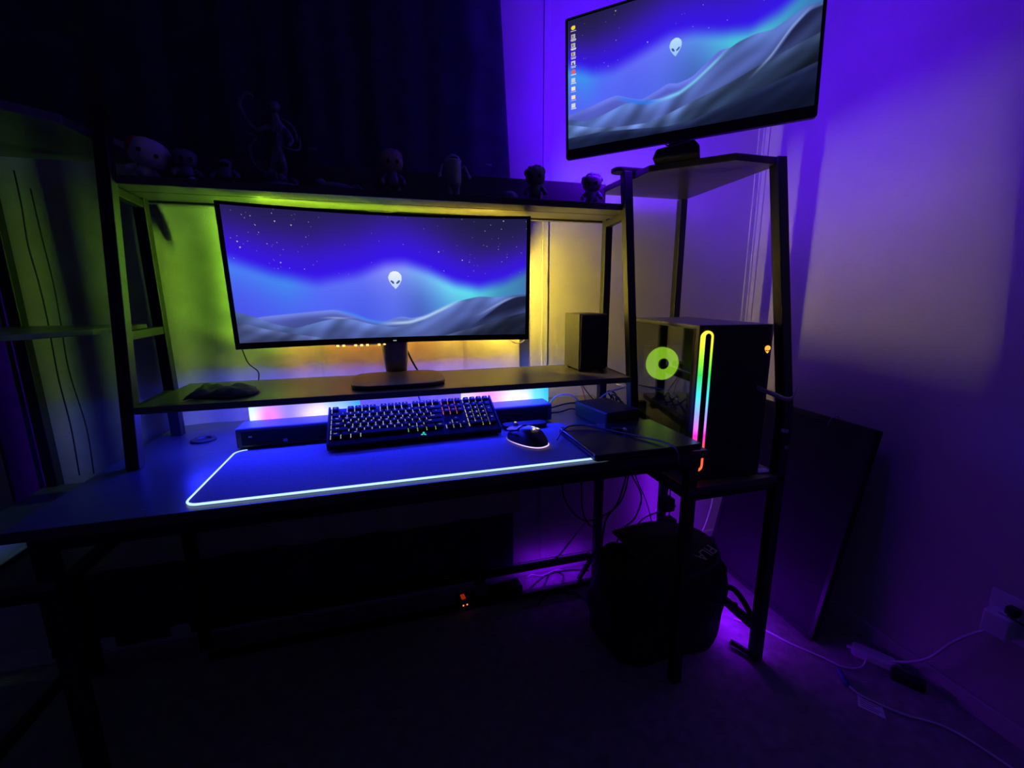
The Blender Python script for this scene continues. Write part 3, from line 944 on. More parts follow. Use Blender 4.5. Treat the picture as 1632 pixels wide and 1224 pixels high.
pl = panel_mat('bar_glow_left', [(0, srgb(150, 220, 255)), (0.25, srgb(140, 140, 240)), (0.5, srgb(120, 110, 235)), (0.75, srgb(110, 160, 245)), (1, srgb(60, 130, 240))],
               [(0, srgb(225, 245, 255)), (0.16, srgb(250, 130, 235)), (0.34, srgb(150, 130, 250)), (0.62, srgb(255, 235, 255)), (0.78, srgb(170, 200, 255)), (1, srgb(70, 170, 250))])
pr = panel_mat('bar_glow_right', [(0, srgb(200, 190, 250)), (0.3, srgb(220, 150, 240)), (0.6, srgb(160, 190, 250)), (0.85, srgb(80, 200, 250)), (1, srgb(50, 160, 245))],
               [(0, srgb(225, 210, 255)), (0.3, srgb(250, 150, 240)), (0.6, srgb(255, 250, 255)), (0.72, srgb(240, 235, 255)), (0.85, srgb(110, 220, 255)), (1, srgb(60, 190, 250))])
for x0, x1, m_, side in ((-1.838, -1.552, pl, 'left'), (-1.256, -0.972, pr, 'right')):
    t = thing('light_bar', 'glowing pink, white and cyan light bar behind the %s half of the soundbar' % side, 'light bar', ((x0 + x1) / 2, -0.215, 0.740), group='light bars behind the soundbar')
    MB().bx(x0, x1, -0.222, -0.206, 0.752, 0.858).build('diffuser', m_, t, bevel=0.002, world=True)
    MB().bx(x0 - 0.002, x1 + 0.002, -0.228, -0.202, 0.740, 0.752).build('foot', 'plastic', t, bevel=0.002, world=True)

# ------------------------------------------------------------------ soundbar
sb = thing('soundbar', 'long black soundbar lying under the riser shelf behind the keyboard', 'soundbar', (-1.42, -0.29, 0.740), (0, 0, 0.018))
MB().prism([(y, z) for y, z in ((-0.040, 0.004), (0.036, 0.004), (0.036, 0.054), (-0.036, 0.054), (-0.040, 0.050))], -0.420, 0.420, lambda p: (p[2], p[0], p[1])).build('body', 'satin', sb, bevel=0.002)
MB().bx(-0.408, 0.408, -0.0415, -0.039, 0.010, 0.046).build('grille', 'grille', sb, bevel=0.001)
for x in (-0.36, 0.36):
    MB().bx(x - 0.03, x + 0.03, -0.025, 0.025, 0, 0.005).build('foot', 'matte', sb, bevel=0.001)
MB().box((-0.310, -0.042, 0.016), (0.010, 0.001, 0.008)).build('badge', 'wood', sb)
MB().box((-0.388, -0.042, 0.032), (0.008, 0.001, 0.004)).build('badge', 'wood', sb)

# ------------------------------------------------------------------ mouse pad
pad = thing('mouse_pad', 'long dark mouse pad with a glowing white edge on the desk', 'mouse pad', (-1.4065, -0.503, 0.7405))
PW, PD = 0.855, 0.292
MB().prism(rrect(PW, PD, 0.022, 6), 0, 0.0035).build('surface', 'padfab', pad, bevel=0.001)
pts = rrect(PW + 0.003, PD + 0.003, 0.0235, 8)
pts = [(x, y, 0.0028) for x, y in pts]
MB().tube(pts[9:36], 0.0023, 6).build('light_edge', emat('pad_edge_light', srgb(165, 200, 255), 1.7), pad, smooth=True)
ctl = MB().prism(rrect(0.130, 0.042, 0.018, 6, 0.306, 0.132), 0.0036, 0.016).build('light_controller', 'matte', pad, bevel=0.003)
for k in range(3):
    MB().box((0.270 + 0.012 * k, 0.126, 0.0163), (0.004, 0.003, 0.0008)).build('indicator', 'grey', ctl)

# ------------------------------------------------------------------ keyboard
KT = math.radians(26)
kb = thing('keyboard', 'full-size black keyboard with backlit keys propped against the soundbar', 'keyboard', (-1.400, -0.420, 0.7455), (0, 0, 0.035))
KW, KD = 0.440, 0.142
RK = Matrix.Rotation(KT, 3, 'X')


def kp(x, y, z):
    p = RK @ Vector((x, y, z))
    return (p.x, p.y, p.z)


def kbox(x0, x1, y0, y1, z0, z1, taper=0):
    mb = MB()
    vs_ = [kp(x, y, z0) for x, y in ((x0, y0), (x1, y0), (x1, y1), (x0, y1))] + [kp(x, y, z1) for x, y in ((x0 + taper, y0 + taper), (x1 - taper, y0 + taper), (x1 - taper, y1 - taper * 0.5), (x0 + taper, y1 - taper * 0.5))]
    return mb.add(vs_, [(3, 2, 1, 0), (4, 5, 6, 7), (0, 1, 5, 4), (1, 2, 6, 5), (2, 3, 7, 6), (3, 0, 4, 7)])


kbox(-KW / 2, KW / 2, 0.0, KD, 0.0, 0.014).build('case', 'kcase', kb, bevel=0.002)
kbox(-KW / 2 + 0.002, KW / 2 - 0.002, 0.0, 0.021, 0.0135, 0.0165).build('front_bezel', 'kcase', kb, bevel=0.001)
for s_ in (-1, 1):
    kbox(s_ * (KW / 2 - 0.0025) - 0.0025, s_ * (KW / 2 - 0.0025) + 0.0025, 0.0, KD, 0.0135, 0.022).build('side_rim', 'kcase', kb, bevel=0.001)
U = 0.0186
X0, Y0 = -KW / 2 + 0.008, 0.023
rows = [
    (0, [(1.25, 'Ctrl'), (1.25, ''), (1.25, 'Alt'), (6.25, ''), (1.25, 'Alt'), (1.25, 'Fn'), (1.25, ''), (1.25, 'Ctrl')]),
    (1, [(2.25, 'Shift')] + [(1, c) for c in 'ZXCVBNM,./'] + [(2.75, 'Shift')]),
    (2, [(1.75, 'Caps')] + [(1, c) for c in 'ASDFGHJKL;\''] + [(2.25, 'Enter')]),
    (3, [(1.5, 'Tab')] + [(1, c) for c in 'QWERTYUIOP[]'] + [(1.5, '\\')]),
    (4, [(1, c) for c in '`1234567890-='] + [(2, 'Back')]),
    (5.3, [(1, 'Esc'), (-1, '')] + [(1, 'F%d' % k) for k in (1, 2, 3, 4)] + [(-0.5, '')] + [(1, 'F%d' % k) for k in (5, 6, 7, 8)] + [(-0.5, '')] + [(1, 'F%d' % k) for k in (9, 10, 11, 12)]),
]
keys = []
for ry, row in rows:
    x = 0
    for w_, c in row:
        if w_ > 0:
            keys.append((x, ry, w_, 1, c))
        x += abs(w_)
nx_ = 15.3
for k in range(3):
    keys += [(nx_ + k, 5.3, 1, 1, 'Pr'), (nx_ + k, 4, 1, 1, 'In'), (nx_ + k, 3, 1, 1, 'De'), (nx_ + k, 0, 1, 1, ('<', 'v', '>')[k])]
keys.append((nx_ + 1, 1, 1, 1, '^'))
nx_ = 18.6
for k, (a_, b_, c_2) in enumerate((('Nm', '7', '4'), ('/', '8', '5'), ('*', '9', '6'))):
    keys += [(nx_ + k, 4, 1, 1, a_), (nx_ + k, 3, 1, 1, b_), (nx_ + k, 2, 1, 1, c_2), (nx_ + k, 1, 1, 1, str(k + 1))]
keys += [(nx_, 0, 2, 1, '0'), (nx_ + 2, 0, 1, 1, '.'), (nx_ + 3, 4, 1, 1, '-'), (nx_ + 3, 2, 1, 2, '+'), (nx_ + 3, 0, 1, 2, 'En')]
for k in range(4):
    keys.append((nx_ + k, 5.3, 1, 1, 'o'))
kcols = {}


def kcol(x, y):
    # zones of the backlight: white, red in the navigation block, yellow in the number pad
    if x > 18.3:
        c, s_ = ((0.95, 0.85, 0.32), 0.95) if y < 4 else ((0.8, 0.8, 0.9), 0.5)
    elif x > 15 and y >= 3:
        c, s_ = (1.0, 0.22, 0.16), 0.9
    elif x > 15:
        c, s_ = (0.9, 0.9, 0.5), 0.6
    elif x > 8.5 and y < 1:
        c, s_ = (0.45, 0.9, 0.25), 0.6
    elif x > 11.5:
        c, s_ = (0.95, 0.72, 0.5), 0.8
    else:
        c, s_ = (0.72, 0.80, 0.95), 0.7
    k = (c, s_)
    if k not in kcols:
        kcols[k] = (emat('key_legend_light', c, s_, False), emat('key_underglow', c, s_ * 0.75, False))
    return kcols[k]


ksx = (KW - 0.016) / (22.6 * U)
leg_cache = {}
key_cache = {}
for x, y, w_, h_, c in keys:
    px, py = X0 + x * U * ksx, Y0 + y * U
    wd, hd = w_ * U * ksx - 0.0022, h_ * U - 0.0022
    ko = kbox(px + 0.001, px + 0.001 + wd, py + 0.001, py + 0.001 + hd, 0.0175, 0.0245, 0.0018).build('key', 'key', kb, bevel=0.0008, seg=1)
    lm, um = kcol(x, y)
    # light leaking in the gap beside the switch
    ub = MB()
    ub.add([kp(px - 0.0011, py + 0.002, 0.0145), kp(px + 0.0009, py + 0.002, 0.0145), kp(px + 0.0009, py + hd, 0.0145), kp(px - 0.0011, py + hd, 0.0145)], [(0, 1, 2, 3)])
    ub.build('underglow', um, ko)
    if c:
        if c not in leg_cache:
            leg_cache[c] = text_mesh(c, 0.0078 if len(c) == 1 else 0.0048, 0.0)
        me = leg_cache[c].copy()
        lo = obj_me('legend', me, lm, ko)
        lo.matrix_basis = Matrix.Translation(kp(px + 0.001 + min(wd, 0.03) / 2, py + 0.001 + hd * 0.62, 0.0247)) @ RK.to_4x4()


# three-bladed emblem on the front bezel
def tri_emblem(mb, f, r):
    for k in range(3):
        a = 2 * PI * k / 3 + PI / 2
        R = lambda u, v: (u * math.cos(a) - v * math.sin(a), u * math.sin(a) + v * math.cos(a))
        p = [R(0.05 * r, -0.10 * r), R(0.45 * r, -0.42 * r), R(1.05 * r, -0.10 * r), R(0.72 * r, 0.02 * r), R(0.62 * r, 0.34 * r), R(0.34 * r, 0.10 * r), R(0.02 * r, 0.14 * r)]
        mb.add([f(q) for q in p], [tuple(range(len(p)))])
    return mb


tri_emblem(MB(), lambda q: kp(q[0] + 0.012, q[1] + 0.0105, 0.0168), 0.0085).build('emblem', emat('teal_emblem', (0.05, 0.75, 0.62), 0.9, False), kb)
MB().tube(spline([(0.02, 0.135, 0.075), (0.02, 0.20, 0.085), (0.04, 0.30, 0.06)]), 0.0025).build('cord', 'cable', kb, smooth=True)

# ------------------------------------------------------------------ mouse
mo = thing('mouse', 'black gaming mouse with violet underglow and a bright emblem on the pad', 'mouse', (-1.134, -0.500, 0.7445), (0, 0, 0.50))


def mouse_f(u, w):
    a = 2 * PI * u
    th = w * PI / 2
    ca, sa = math.cos(a), math.sin(a)
    rx = 0.034 * (1 + 0.06 * math.sin(2 * a)) * (1 - 0.10 * math.cos(a - PI / 2) ** 2 * 0)
    y = 0.062 * math.copysign(abs(sa) ** 0.85, sa) * math.cos(th) ** 0.55
    waist = 1 - 0.12 * math.exp(-((y - 0.01) / 0.025) ** 2)
    x = rx * waist * math.copysign(abs(ca) ** 0.8, ca) * math.cos(th) ** 0.5
    hump = 0.040 * (1 - 0.42 * ((y + 0.012) / 0.07) ** 2) if y > -0.012 else 0.040 * (1 - 0.75 * ((y + 0.012) / 0.055) ** 2)
    return (x, y, 0.006 + hump * math.sin(th) ** 0.8 * 0.9)


MB().grid(41, 13, mouse_f).build('shell', 'plastic', mo, smooth=True, weld=True)
gl = [(0.0345 * math.copysign(abs(math.cos(a)) ** 0.8, math.cos(a)), 0.0625 * math.copysign(abs(math.sin(a)) ** 0.85, math.sin(a)), 0.0035) for a in [2 * PI * k / 36 for k in range(38)]]
MB().tube(gl, 0.0016, 5).build('underglow', ramp_emat('mouse_underglow', [(0, srgb(225, 190, 255)), (0.45, srgb(200, 170, 255)), (1, (0.03, 0.02, 0.1))], 1.3, 'Y'), mo, smooth=True)
MB().prism([(x * 0.98, y * 0.98) for x, y, z in gl[:36]], 0.0, 0.006).build('sole', 'matte', mo)
for s_ in (-1, 1):
    MB().prism([(s_ * 0.003, 0.012), (s_ * 0.026, 0.012), (s_ * 0.025, 0.050), (s_ * 0.016, 0.060), (s_ * 0.003, 0.061)], 0, 0.0035, lambda p: (p[0], p[1], p[2] + 0.0425 - 0.42 * 0.036 * ((p[1] + 0.012) / 0.07) ** 2 - (abs(p[0]) / 0.034) ** 2 * 0.012)).build('button', 'plastic', mo, bevel=0.001)
MB().lathe([(0.008, -0.0035), (0.0095, -0.002), (0.0095, 0.002), (0.008, 0.0035)], 16, lambda p: (p[2], p[0] + 0.040, p[1] + 0.034)).build('scroll_wheel', 'grey', mo)
MB().ell((0.0, 0.043, 0.0445), (0.003, 0.004, 0.002)).build('wheel_light', emat('wheel_light', (0.9, 0.75, 0.4), 0.6, False), mo, smooth=True)
tri_emblem(MB(), lambda q: (q[0], q[1] - 0.026, 0.0435 - 9 * (q[1] ** 2) + 0.25 * q[1] - 4 * q[0] ** 2), 0.013).build('emblem', emat('mouse_emblem', (0.98, 0.82, 0.42), 1.0, False), mo)
for k in range(2):
    MB().box((-0.0335, 0.012 + 0.016 * k, 0.024), (0.004, 0.013, 0.006)).build('side_button', 'matte', mo, bevel=0.001)

# ------------------------------------------------------------------ laptop and its lead
lt = thing('laptop', 'thin closed dark laptop lying across the right end of the desk', 'laptop', (-0.886, -0.563, 0.7445))
MB().prism(rrect(0.286, 0.226, 0.010, 4), 0.0, 0.009).build('body', 'plastic', lt, bevel=0.002)
MB().prism(rrect(0.286, 0.224, 0.010, 4), 0.0098, 0.0155).build('lid', 'lid', lt, bevel=0.002)
MB().bx(-0.11, 0.11, 0.100, 0.112, 0.004, 0.013).build('hinge', 'plastic', lt, bevel=0.001)


def cable(name, label, pts, r, m_, group=None, cat='cable', n=8):
    o = MB().tube(spline(pts, n), r, 7).build(name, m_, smooth=True)
    return tag(o, label, cat, group)


cable('charging_cable', 'thin grey lead running across the closed laptop lid', [(-1.062, -0.525, 0.752), (-1.035, -0.485, 0.756), (-1.010, -0.472, 0.766), (-0.968, -0.472, 0.767), (-0.938, -0.500, 0.765), (-0.901, -0.546, 0.7645), (-0.860, -0.610, 0.7645), (-0.838, -0.655, 0.766), (-0.830, -0.690, 0.760), (-0.828, -0.700, 0.730)], 0.0022, 'grey')
t = thing('cable_plug', 'small black plug with a pale round tip resting on the laptop', 'plug', (-0.880, -0.535, 0.7600), (0, 0, -0.35))
MB().bx(-0.030, 0.0, -0.006, 0.006, 0.0, 0.009).build('grip', 'matte', t, bevel=0.002)
MB().ell((0.004, 0, 0.0055), (0.006, 0.0055, 0.005)).build('tip', 'white', t, smooth=True)

# ------------------------------------------------------------------ speaker, box and cloth
sp_ = thing('speaker', 'black bookshelf speaker at the right end of the riser shelf', 'speaker', (-0.853, -0.238, 0.8805), (0, 0, -0.02))
MB().bx(-0.047, 0.047, -0.055, 0.065, 0.006, 0.178).build('cabinet', 'speaker', sp_, bevel=0.003)
MB().bx(-0.044, 0.044, -0.062, -0.054, 0.009, 0.175).build('grille', 'grille', sp_, bevel=0.004)
for sx in (-1, 1):
    for sy in (-1, 1):
        MB().bx(sx * 0.036 - 0.006, sx * 0.036 + 0.006, sy * 0.042 - 0.006, sy * 0.042 + 0.006, 0, 0.007).build('foot', 'matte', sp_)
bx_ = thing('black_box', 'low black electronics box on the desk between soundbar and laptop', 'box', (-0.838, -0.362, 0.7405), (0, 0, 0.15))
MB().bx(-0.058, 0.058, -0.082, 0.082, 0.003, 0.048).build('case', 'speaker', bx_, bevel=0.002)
MB().bx(-0.0595, -0.0575, -0.078, 0.078, 0.007, 0.044).build('side_plate', 'plastic', bx_, bevel=0.001)
MB().bx(-0.050, 0.050, -0.074, 0.074, 0.0, 0.004).build('foot', 'matte', bx_)


def cloth_f(u, w):
    x = -1.925 + 0.135 * u + 0.012 * math.sin(w * 5)
    y = -0.372 + 0.105 * w + 0.010 * math.sin(u * 7)
    e = min(u, 1 - u, w, 1 - w)
    z = 0.882 + (0.016 + 0.003 * math.sin(u * 11 + w * 6) + 0.002 * math.sin(u * 23 - w * 11)) * min(1, e * 6) ** 0.6
    return (x, y, z)


tag(MB().grid(44, 30, cloth_f).build('folded_cloth', 'cloth', smooth=True, solid=0.002), 'crumpled dark cloth at the left end of the riser shelf', 'cloth')

# ------------------------------------------------------------------ computer tower
PY = -0.14
pc = thing('computer_tower', 'black computer tower with a rainbow light loop and an orange alien head', 'computer', (-0.693, -0.570, 0.6125), (0, 0, PY))
CW, CD, CH = 0.216, 0.430, 0.424
MB().bx(0.004, CW, 0.012, CD, 0.008, 0.020).build('bottom_panel', 'matte', pc, bevel=0.002)
MB().bx(0.0, CW, 0.012, CD, CH - 0.012, CH).build('top_panel', 'satin', pc, bevel=0.004)
MB().bx(CW - 0.008, CW, 0.012, CD, 0.018, CH - 0.010).build('right_panel', 'matte', pc, bevel=0.001)
MB().bx(0.0, CW, CD - 0.010, CD, 0.018, CH - 0.010).build('rear_panel', 'matte', pc, bevel=0.001)
MB().bx(0.004, CW - 0.008, 0.06, CD - 0.01, 0.018, 0.11).build('power_supply_cover', 'matte', pc, bevel=0.002)
MB().bx(CW - 0.03, CW - 0.008, 0.10, CD - 0.03, 0.13, 0.38).build('circuit_board', 'matte', pc, bevel=0.001)
gp = MB().bx(0.08, CW - 0.02, 0.13, CD - 0.05, 0.13, 0.17).build('graphics_card', 'matte', pc, bevel=0.004)
MB().bx(0.000, 0.003, 0.016, CD - 0.002, 0.016, CH - 0.012).build('side_window', 'glass', pc)
MB().bx(0.0, 0.012, 0.012, 0.03, 0.012, CH - 0.01).build('corner_post', 'plastic', pc, bevel=0.001)
# front fascia with rounded vertical edges
fr = [(0.0, 0.014), (0.002, 0.004), (0.010, 0.0), (CW - 0.014, 0.0), (CW - 0.003, 0.006), (CW, 0.016)]
MB().prism(fr, 0.004, CH).build('front_panel', 'plastic', pc, bevel=0.002)
for sx in (0.03, CW - 0.03):
    for sy in (0.05, CD - 0.05):
        MB().bx(sx - 0.012, sx + 0.012, sy - 0.02, sy + 0.02, 0, 0.009).build('foot', 'matte', pc)


# light loop: tall stadium; broad left limb, thin right limb
def stadium(cx, z0, z1, r, n=12):
    out_ = [(cx + r * math.cos(PI * k / n), z1 - r + r * math.sin(PI * k / n)) for k in range(n + 1)]
    out_ += [(cx - r * math.cos(PI * k / n), z0 + r - r * math.sin(PI * k / n)) for k in range(n + 1)]
    return out_


def loop_mesh():
    L = stadium(0.0215, 0.026, 0.410, 0.0165, 14)
    n = len(L)
    vs_, fs = [], []
    cx = 0.0215
    for (x, z) in L:
        k = (x - (cx - 0.0165)) / 0.033           # 0 at left limb, 1 at right
        t_ = 0.0105 * (1 - k) + 0.0042 * k
        ang = math.atan2(z - min(max(z, 0.026 + 0.0165), 0.410 - 0.0165), x - cx)
        nx2, nz2 = math.cos(ang), math.sin(ang)
        xi, zi = x - nx2 * t_, z - nz2 * t_
        for (a_, b_, y_) in ((x, z, -0.0035), (xi, zi, -0.0035), (xi, zi, 0.004), (x, z, 0.004)):
            vs_.append((a_, y_, b_))
    for i in range(n):
        a_, b_ = 4 * i, 4 * ((i + 1) % n)
        for k in range(4):
            fs.append((a_ + k, a_ + (k + 1) % 4, b_ + (k + 1) % 4, b_ + k))
    return MB().add(vs_, fs)


rain = ramp_emat('rainbow_loop', [(0.0, srgb(255, 110, 60)), (0.10, srgb(255, 90, 50)), (0.20, srgb(255, 80, 110)), (0.27, srgb(245, 40, 210)), (0.33, srgb(215, 120, 250)), (0.42, srgb(150, 160, 255)), (0.55, srgb(70, 225, 235)), (0.70, srgb(60, 215, 90)), (0.80, srgb(150, 230, 50)), (0.92, srgb(240, 240, 60)), (1.0, srgb(255, 235, 70))], 1.25, 'Z')
loop_mesh().build('light_loop', rain, pc)
# glossy dark inset inside the loop
MB().prism(stadium(0.0228, 0.036, 0.402, 0.0085), -0.002, 0.002, lambda p: (p[0], p[2], p[1])).build('loop_inset', 'gloss', pc)


# alien head emblem
def alien_outline(n=18):
    ys = np.linspace(-1, 1, n)
    w_ = head_w(ys)
    return [(float(a_), float(-b_)) for a_, b_ in zip(w_, ys)] + [(float(-a_), float(-b_)) for a_, b_ in zip(w_[::-1][1:-1], ys[::-1][1:-1])]


hd = MB().prism([(0.196 + 0.0078 * x, 0.358 + 0.0105 * z) for x, z in alien_outline()], -0.0014, 0.001, lambda p: (p[0], p[2], p[1])).build('alien_head_badge', emat('orange_badge', srgb(255, 178, 70), 1.2, False), pc)
for s_ in (-1, 1):
    MB().prism([(0.196 + 0.0034 * s_ + 0.0032 * (math.cos(a) * math.cos(0.5) - s_ * 0.42 * math.sin(a) * math.sin(0.5)), 0.3548 + 0.0032 * (s_ * math.cos(a) * math.sin(0.5) + 0.42 * math.sin(a) * math.cos(0.5))) for a in [2 * PI * k / 10 for k in range(10)]], -0.0019, -0.0013, lambda p: (p[0], p[2], p[1])).build('eye', 'redvinyl', hd)

# rear fan with glowing ring, seen through the side window
FX, FY, FZ = 0.108, CD - 0.034, 0.263
ffn = lambda p: (p[0] + FX, FY + p[2], p[1] + FZ)
MB().lathe([(0.0575, -0.006), (0.058, 0.010), (0.022, 0.010), (0.020, 0.004), (0.020, -0.004), (0.028, -0.006), (0.029, 0.000), (0.033, 0.000), (0.034, -0.006)], 40, ffn).build('fan_ring', emat('fan_glow', srgb(160, 225, 45), 1.6), pc, smooth=False)
hub = MB().lathe([(0.0195, 0.008), (0.0195, -0.008), (0.016, -0.011)], 28, ffn).build('fan_hub', 'matte', pc)
fm = MB()
for k in range(7):
    a = 2 * PI * k / 7
    fm.box(ffn((0.030 * math.cos(a), 0.030 * math.sin(a), 0.0)), (0.010, 0.002, 0.012), (0.5, -a, 0))
MB().bx(FX - 0.064, FX + 0.064, FY + 0.010, FY + 0.020, FZ - 0.064, FZ + 0.064).build('fan_frame', 'matte', pc, bevel=0.002)
# tubing and small parts inside
MB().lathe([(0.030, 0), (0.030, 0.02), (0.026, 0.024)], 24, lambda p: (CW - 0.032 - p[2], p[0] + 0.20, p[1] + 0.30)).build('pump', 'grey', pc)
for k in range(4):
    MB().bx(CW - 0.055, CW - 0.03, 0.115 + 0.010 * k, 0.119 + 0.010 * k, 0.22, 0.35).build('memory_stick', 'grey', pc)

# strap, labels and card near the tower
stp = [(-0.552, -0.628, 0.878), (-0.528, -0.636, 0.866), (-0.500, -0.640, 0.856), (-0.462, -0.640, 0.842), (-0.440, -0.638, 0.846), (-0.422, -0.632, 0.866)]
sp2 = spline(stp, 6)
sv, sf = [], []
for i, p in enumerate(sp2):
    sv += [(p.x, p.y, p.z - 0.006), (p.x, p.y - 0.001, p.z + 0.006)]
for i in range(len(sp2) - 1):
    sf.append((2 * i, 2 * i + 2, 2 * i + 3, 2 * i + 1))
tag(MB().add(sv, sf).build('strap', 'silver', solid=0.0012, smooth=True), 'thin silvery strap sticking out across the front post beside the computer', 'strap')
tag(MB().prism(rrect(0.045, 0.028, 0.003, 3, -0.448, -0.575), 0.613, 0.616).build('card', 'paper', bevel=0.0005), 'small pale card lying at the foot of the computer tower', 'card')
tag(MB().box((-0.4285, -0.6165, 0.745), (0.026, 0.001, 0.010), (0, 0.25, 0)).build('sticker', 'paper'), 'small pale sticker on the front post beside the computer', 'sticker')

# ------------------------------------------------------------------ cables
U_ = 'cables under the desk'
G_ = 'cables on the desk'
cable('hanging_cable', 'black cable looping down under the desk, furthest left of the hanging cables', [(-0.90, -0.16, 0.69), (-0.896, -0.16, 0.497), (-0.876, -0.16, 0.378), (-0.791, -0.16, 0.29), (-0.663, -0.16, 0.335), (-0.624, -0.16, 0.457), (-0.63, -0.16, 0.58)], 0.003, 'cable', U_)
cable('hanging_cable', 'black cable hanging straight left of the rear desk leg', [(-0.826, -0.17, 0.69), (-0.822, -0.17, 0.488), (-0.811, -0.16, 0.344), (-0.783, -0.16, 0.276), (-0.746, -0.16, 0.242), (-0.725, -0.14, 0.12)], 0.003, 'cable', U_)
cable('hanging_cable', 'black cable falling just right of the rear desk leg', [(-0.65, -0.2, 0.575), (-0.655, -0.2, 0.489), (-0.687, -0.2, 0.37), (-0.735, -0.2, 0.303), (-0.748, -0.2, 0.177), (-0.75, -0.2, 0.006)], 0.0035, 'cable', U_)
cable('hanging_cable', 'black cable bowing right below the computer shelf', [(-0.645, -0.22, 0.575), (-0.642, -0.2, 0.487), (-0.591, -0.2, 0.382), (-0.613, -0.2, 0.296), (-0.663, -0.2, 0.253), (-0.70, -0.2, 0.15), (-0.705, -0.2, 0.006)], 0.003, 'cable', U_)
cable('hanging_cable', 'thin black cable slanting down towards the rear tower leg', [(-0.60, -0.14, 0.575), (-0.584, -0.14, 0.444), (-0.527, -0.14, 0.319), (-0.485, -0.14, 0.19), (-0.455, -0.14, 0.087), (-0.45, -0.15, 0.006)], 0.002, 'cable', U_)
cable('white_cable', 'white cable rising from the crossbar to the rear desk leg', [(-0.90, -0.115, 0.125), (-0.878, -0.12, 0.144), (-0.822, -0.12, 0.208), (-0.771, -0.12, 0.261), (-0.727, -0.11, 0.264)], 0.003, 'wcable', U_)
cable('white_cable', 'white cable bent up behind the bag towards the adapters', [(-0.556, -0.14, 0.006), (-0.556, -0.14, 0.145), (-0.568, -0.14, 0.204), (-0.537, -0.14, 0.248), (-0.467, -0.14, 0.27), (-0.44, -0.14, 0.29)], 0.003, 'wcable', U_)
cable('white_cable', 'white cable dropping into the room corner behind the tower', [(-0.20, -0.06, 0.58), (-0.144, -0.06, 0.284), (-0.157, -0.06, 0.153), (-0.2, -0.06, 0.048), (-0.24, -0.08, 0.006)], 0.003, 'wcable', U_)
cable('floor_cable', 'short white cable curled on the carpet below the crossbar', [(-0.985, -0.035, 0.005), (-0.959, -0.022, 0.005), (-0.923, -0.040, 0.005), (-0.855, -0.022, 0.005), (-0.83, -0.03, 0.005)], 0.003, 'wcable', U_)
cable('floor_cable', 'black cable lying in a wave on the violet carpet', [(-1.06, -0.15, 0.004), (-1.009, -0.111, 0.004), (-0.907, -0.041, 0.004), (-0.805, -0.035, 0.004), (-0.725, -0.06, 0.004)], 0.003, 'cable', U_)
cable('floor_cable', 'black cable looped tightly on the violet carpet', [(-0.957, -0.128, 0.004), (-0.88, -0.03, 0.004), (-0.84, -0.06, 0.006), (-0.87, -0.12, 0.006), (-0.866, -0.171, 0.004)], 0.003, 'cable', U_)
cable('floor_cable', 'black cable snaking forward over the carpet in front of the crossbar', [(-0.99, -0.19, 0.004), (-0.93, -0.15, 0.004), (-0.84, -0.17, 0.004), (-0.80, -0.24, 0.004), (-0.72, -0.23, 0.004)], 0.003, 'cable', U_)
cable('desk_cable', 'white cable arching on the desk at the right end of the soundbar', [(-0.985, -0.2, 0.744), (-0.968, -0.2, 0.752), (-0.94, -0.2, 0.783), (-0.895, -0.2, 0.790), (-0.860, -0.2, 0.768), (-0.85, -0.2, 0.744)], 0.0022, 'wcable', G_)
cable('desk_cable', 'black cable from the soundbar over to the speaker shelf', [(-0.99, -0.2, 0.744), (-0.95, -0.2, 0.748), (-0.905, -0.2, 0.757), (-0.87, -0.21, 0.760), (-0.825, -0.2, 0.744)], 0.0025, 'cable', G_)
cable('desk_cable', 'black cable lying flat in front of the white arch', [(-0.99, -0.25, 0.744), (-0.94, -0.245, 0.744), (-0.90, -0.24, 0.750), (-0.875, -0.25, 0.744)], 0.0025, 'cable', G_)
cable('desk_cable', 'thin red wire hanging below the riser shelf', [(-0.832, -0.125, 0.862), (-0.825, -0.126, 0.820), (-0.809, -0.13, 0.788), (-0.80, -0.14, 0.744)], 0.0016, 'rcable', G_)
cable('desk_cable', 'thin black wire hanging beside the red wire', [(-0.826, -0.122, 0.862), (-0.818, -0.122, 0.820), (-0.79, -0.125, 0.777), (-0.765, -0.14, 0.744)], 0.0018, 'cable', G_)
cable('desk_cable', 'white cable running behind the black box towards the tower', [(-0.80, -0.2, 0.744), (-0.762, -0.2, 0.777), (-0.724, -0.2, 0.792), (-0.676, -0.19, 0.800), (-0.655, -0.10, 0.79)], 0.0026, 'wcable', G_)
for k in range(4):
    x = -0.775 + 0.012 * k
    cable('desk_cable', ['black cable tangled on the right side of the black box, nearest the laptop', 'black cable second from the laptop in the tangle beside the black box', 'black cable third from the laptop in the tangle beside the black box', 'black cable furthest back in the tangle beside the black box'][k],
          [(x, -0.40 + 0.05 * k, 0.744), (x + 0.012, -0.37 + 0.05 * k, 0.765 + 0.006 * k), (x + 0.004, -0.33 + 0.05 * k, 0.785), (x + 0.018, -0.30 + 0.04 * k, 0.760), (x + 0.02, -0.24 + 0.03 * k, 0.744)], 0.0028, 'cable', G_)
cable('monitor_cable', 'thin black wire dangling from the left underside of the curved monitor', [(-1.862, -0.165, 1.01), (-1.855, -0.16, 0.985), (-1.842, -0.16, 0.935), (-1.820, -0.16, 0.909), (-1.821, -0.16, 0.884)], 0.0016, 'cable')
cable('monitor_cable', 'thin pale wire looping at the lower right of the curved monitor', [(-1.085, -0.155, 0.985), (-1.075, -0.16, 0.968), (-1.055, -0.16, 0.962), (-1.035, -0.155, 0.970), (-1.03, -0.15, 0.99)], 0.0014, 'wcable')
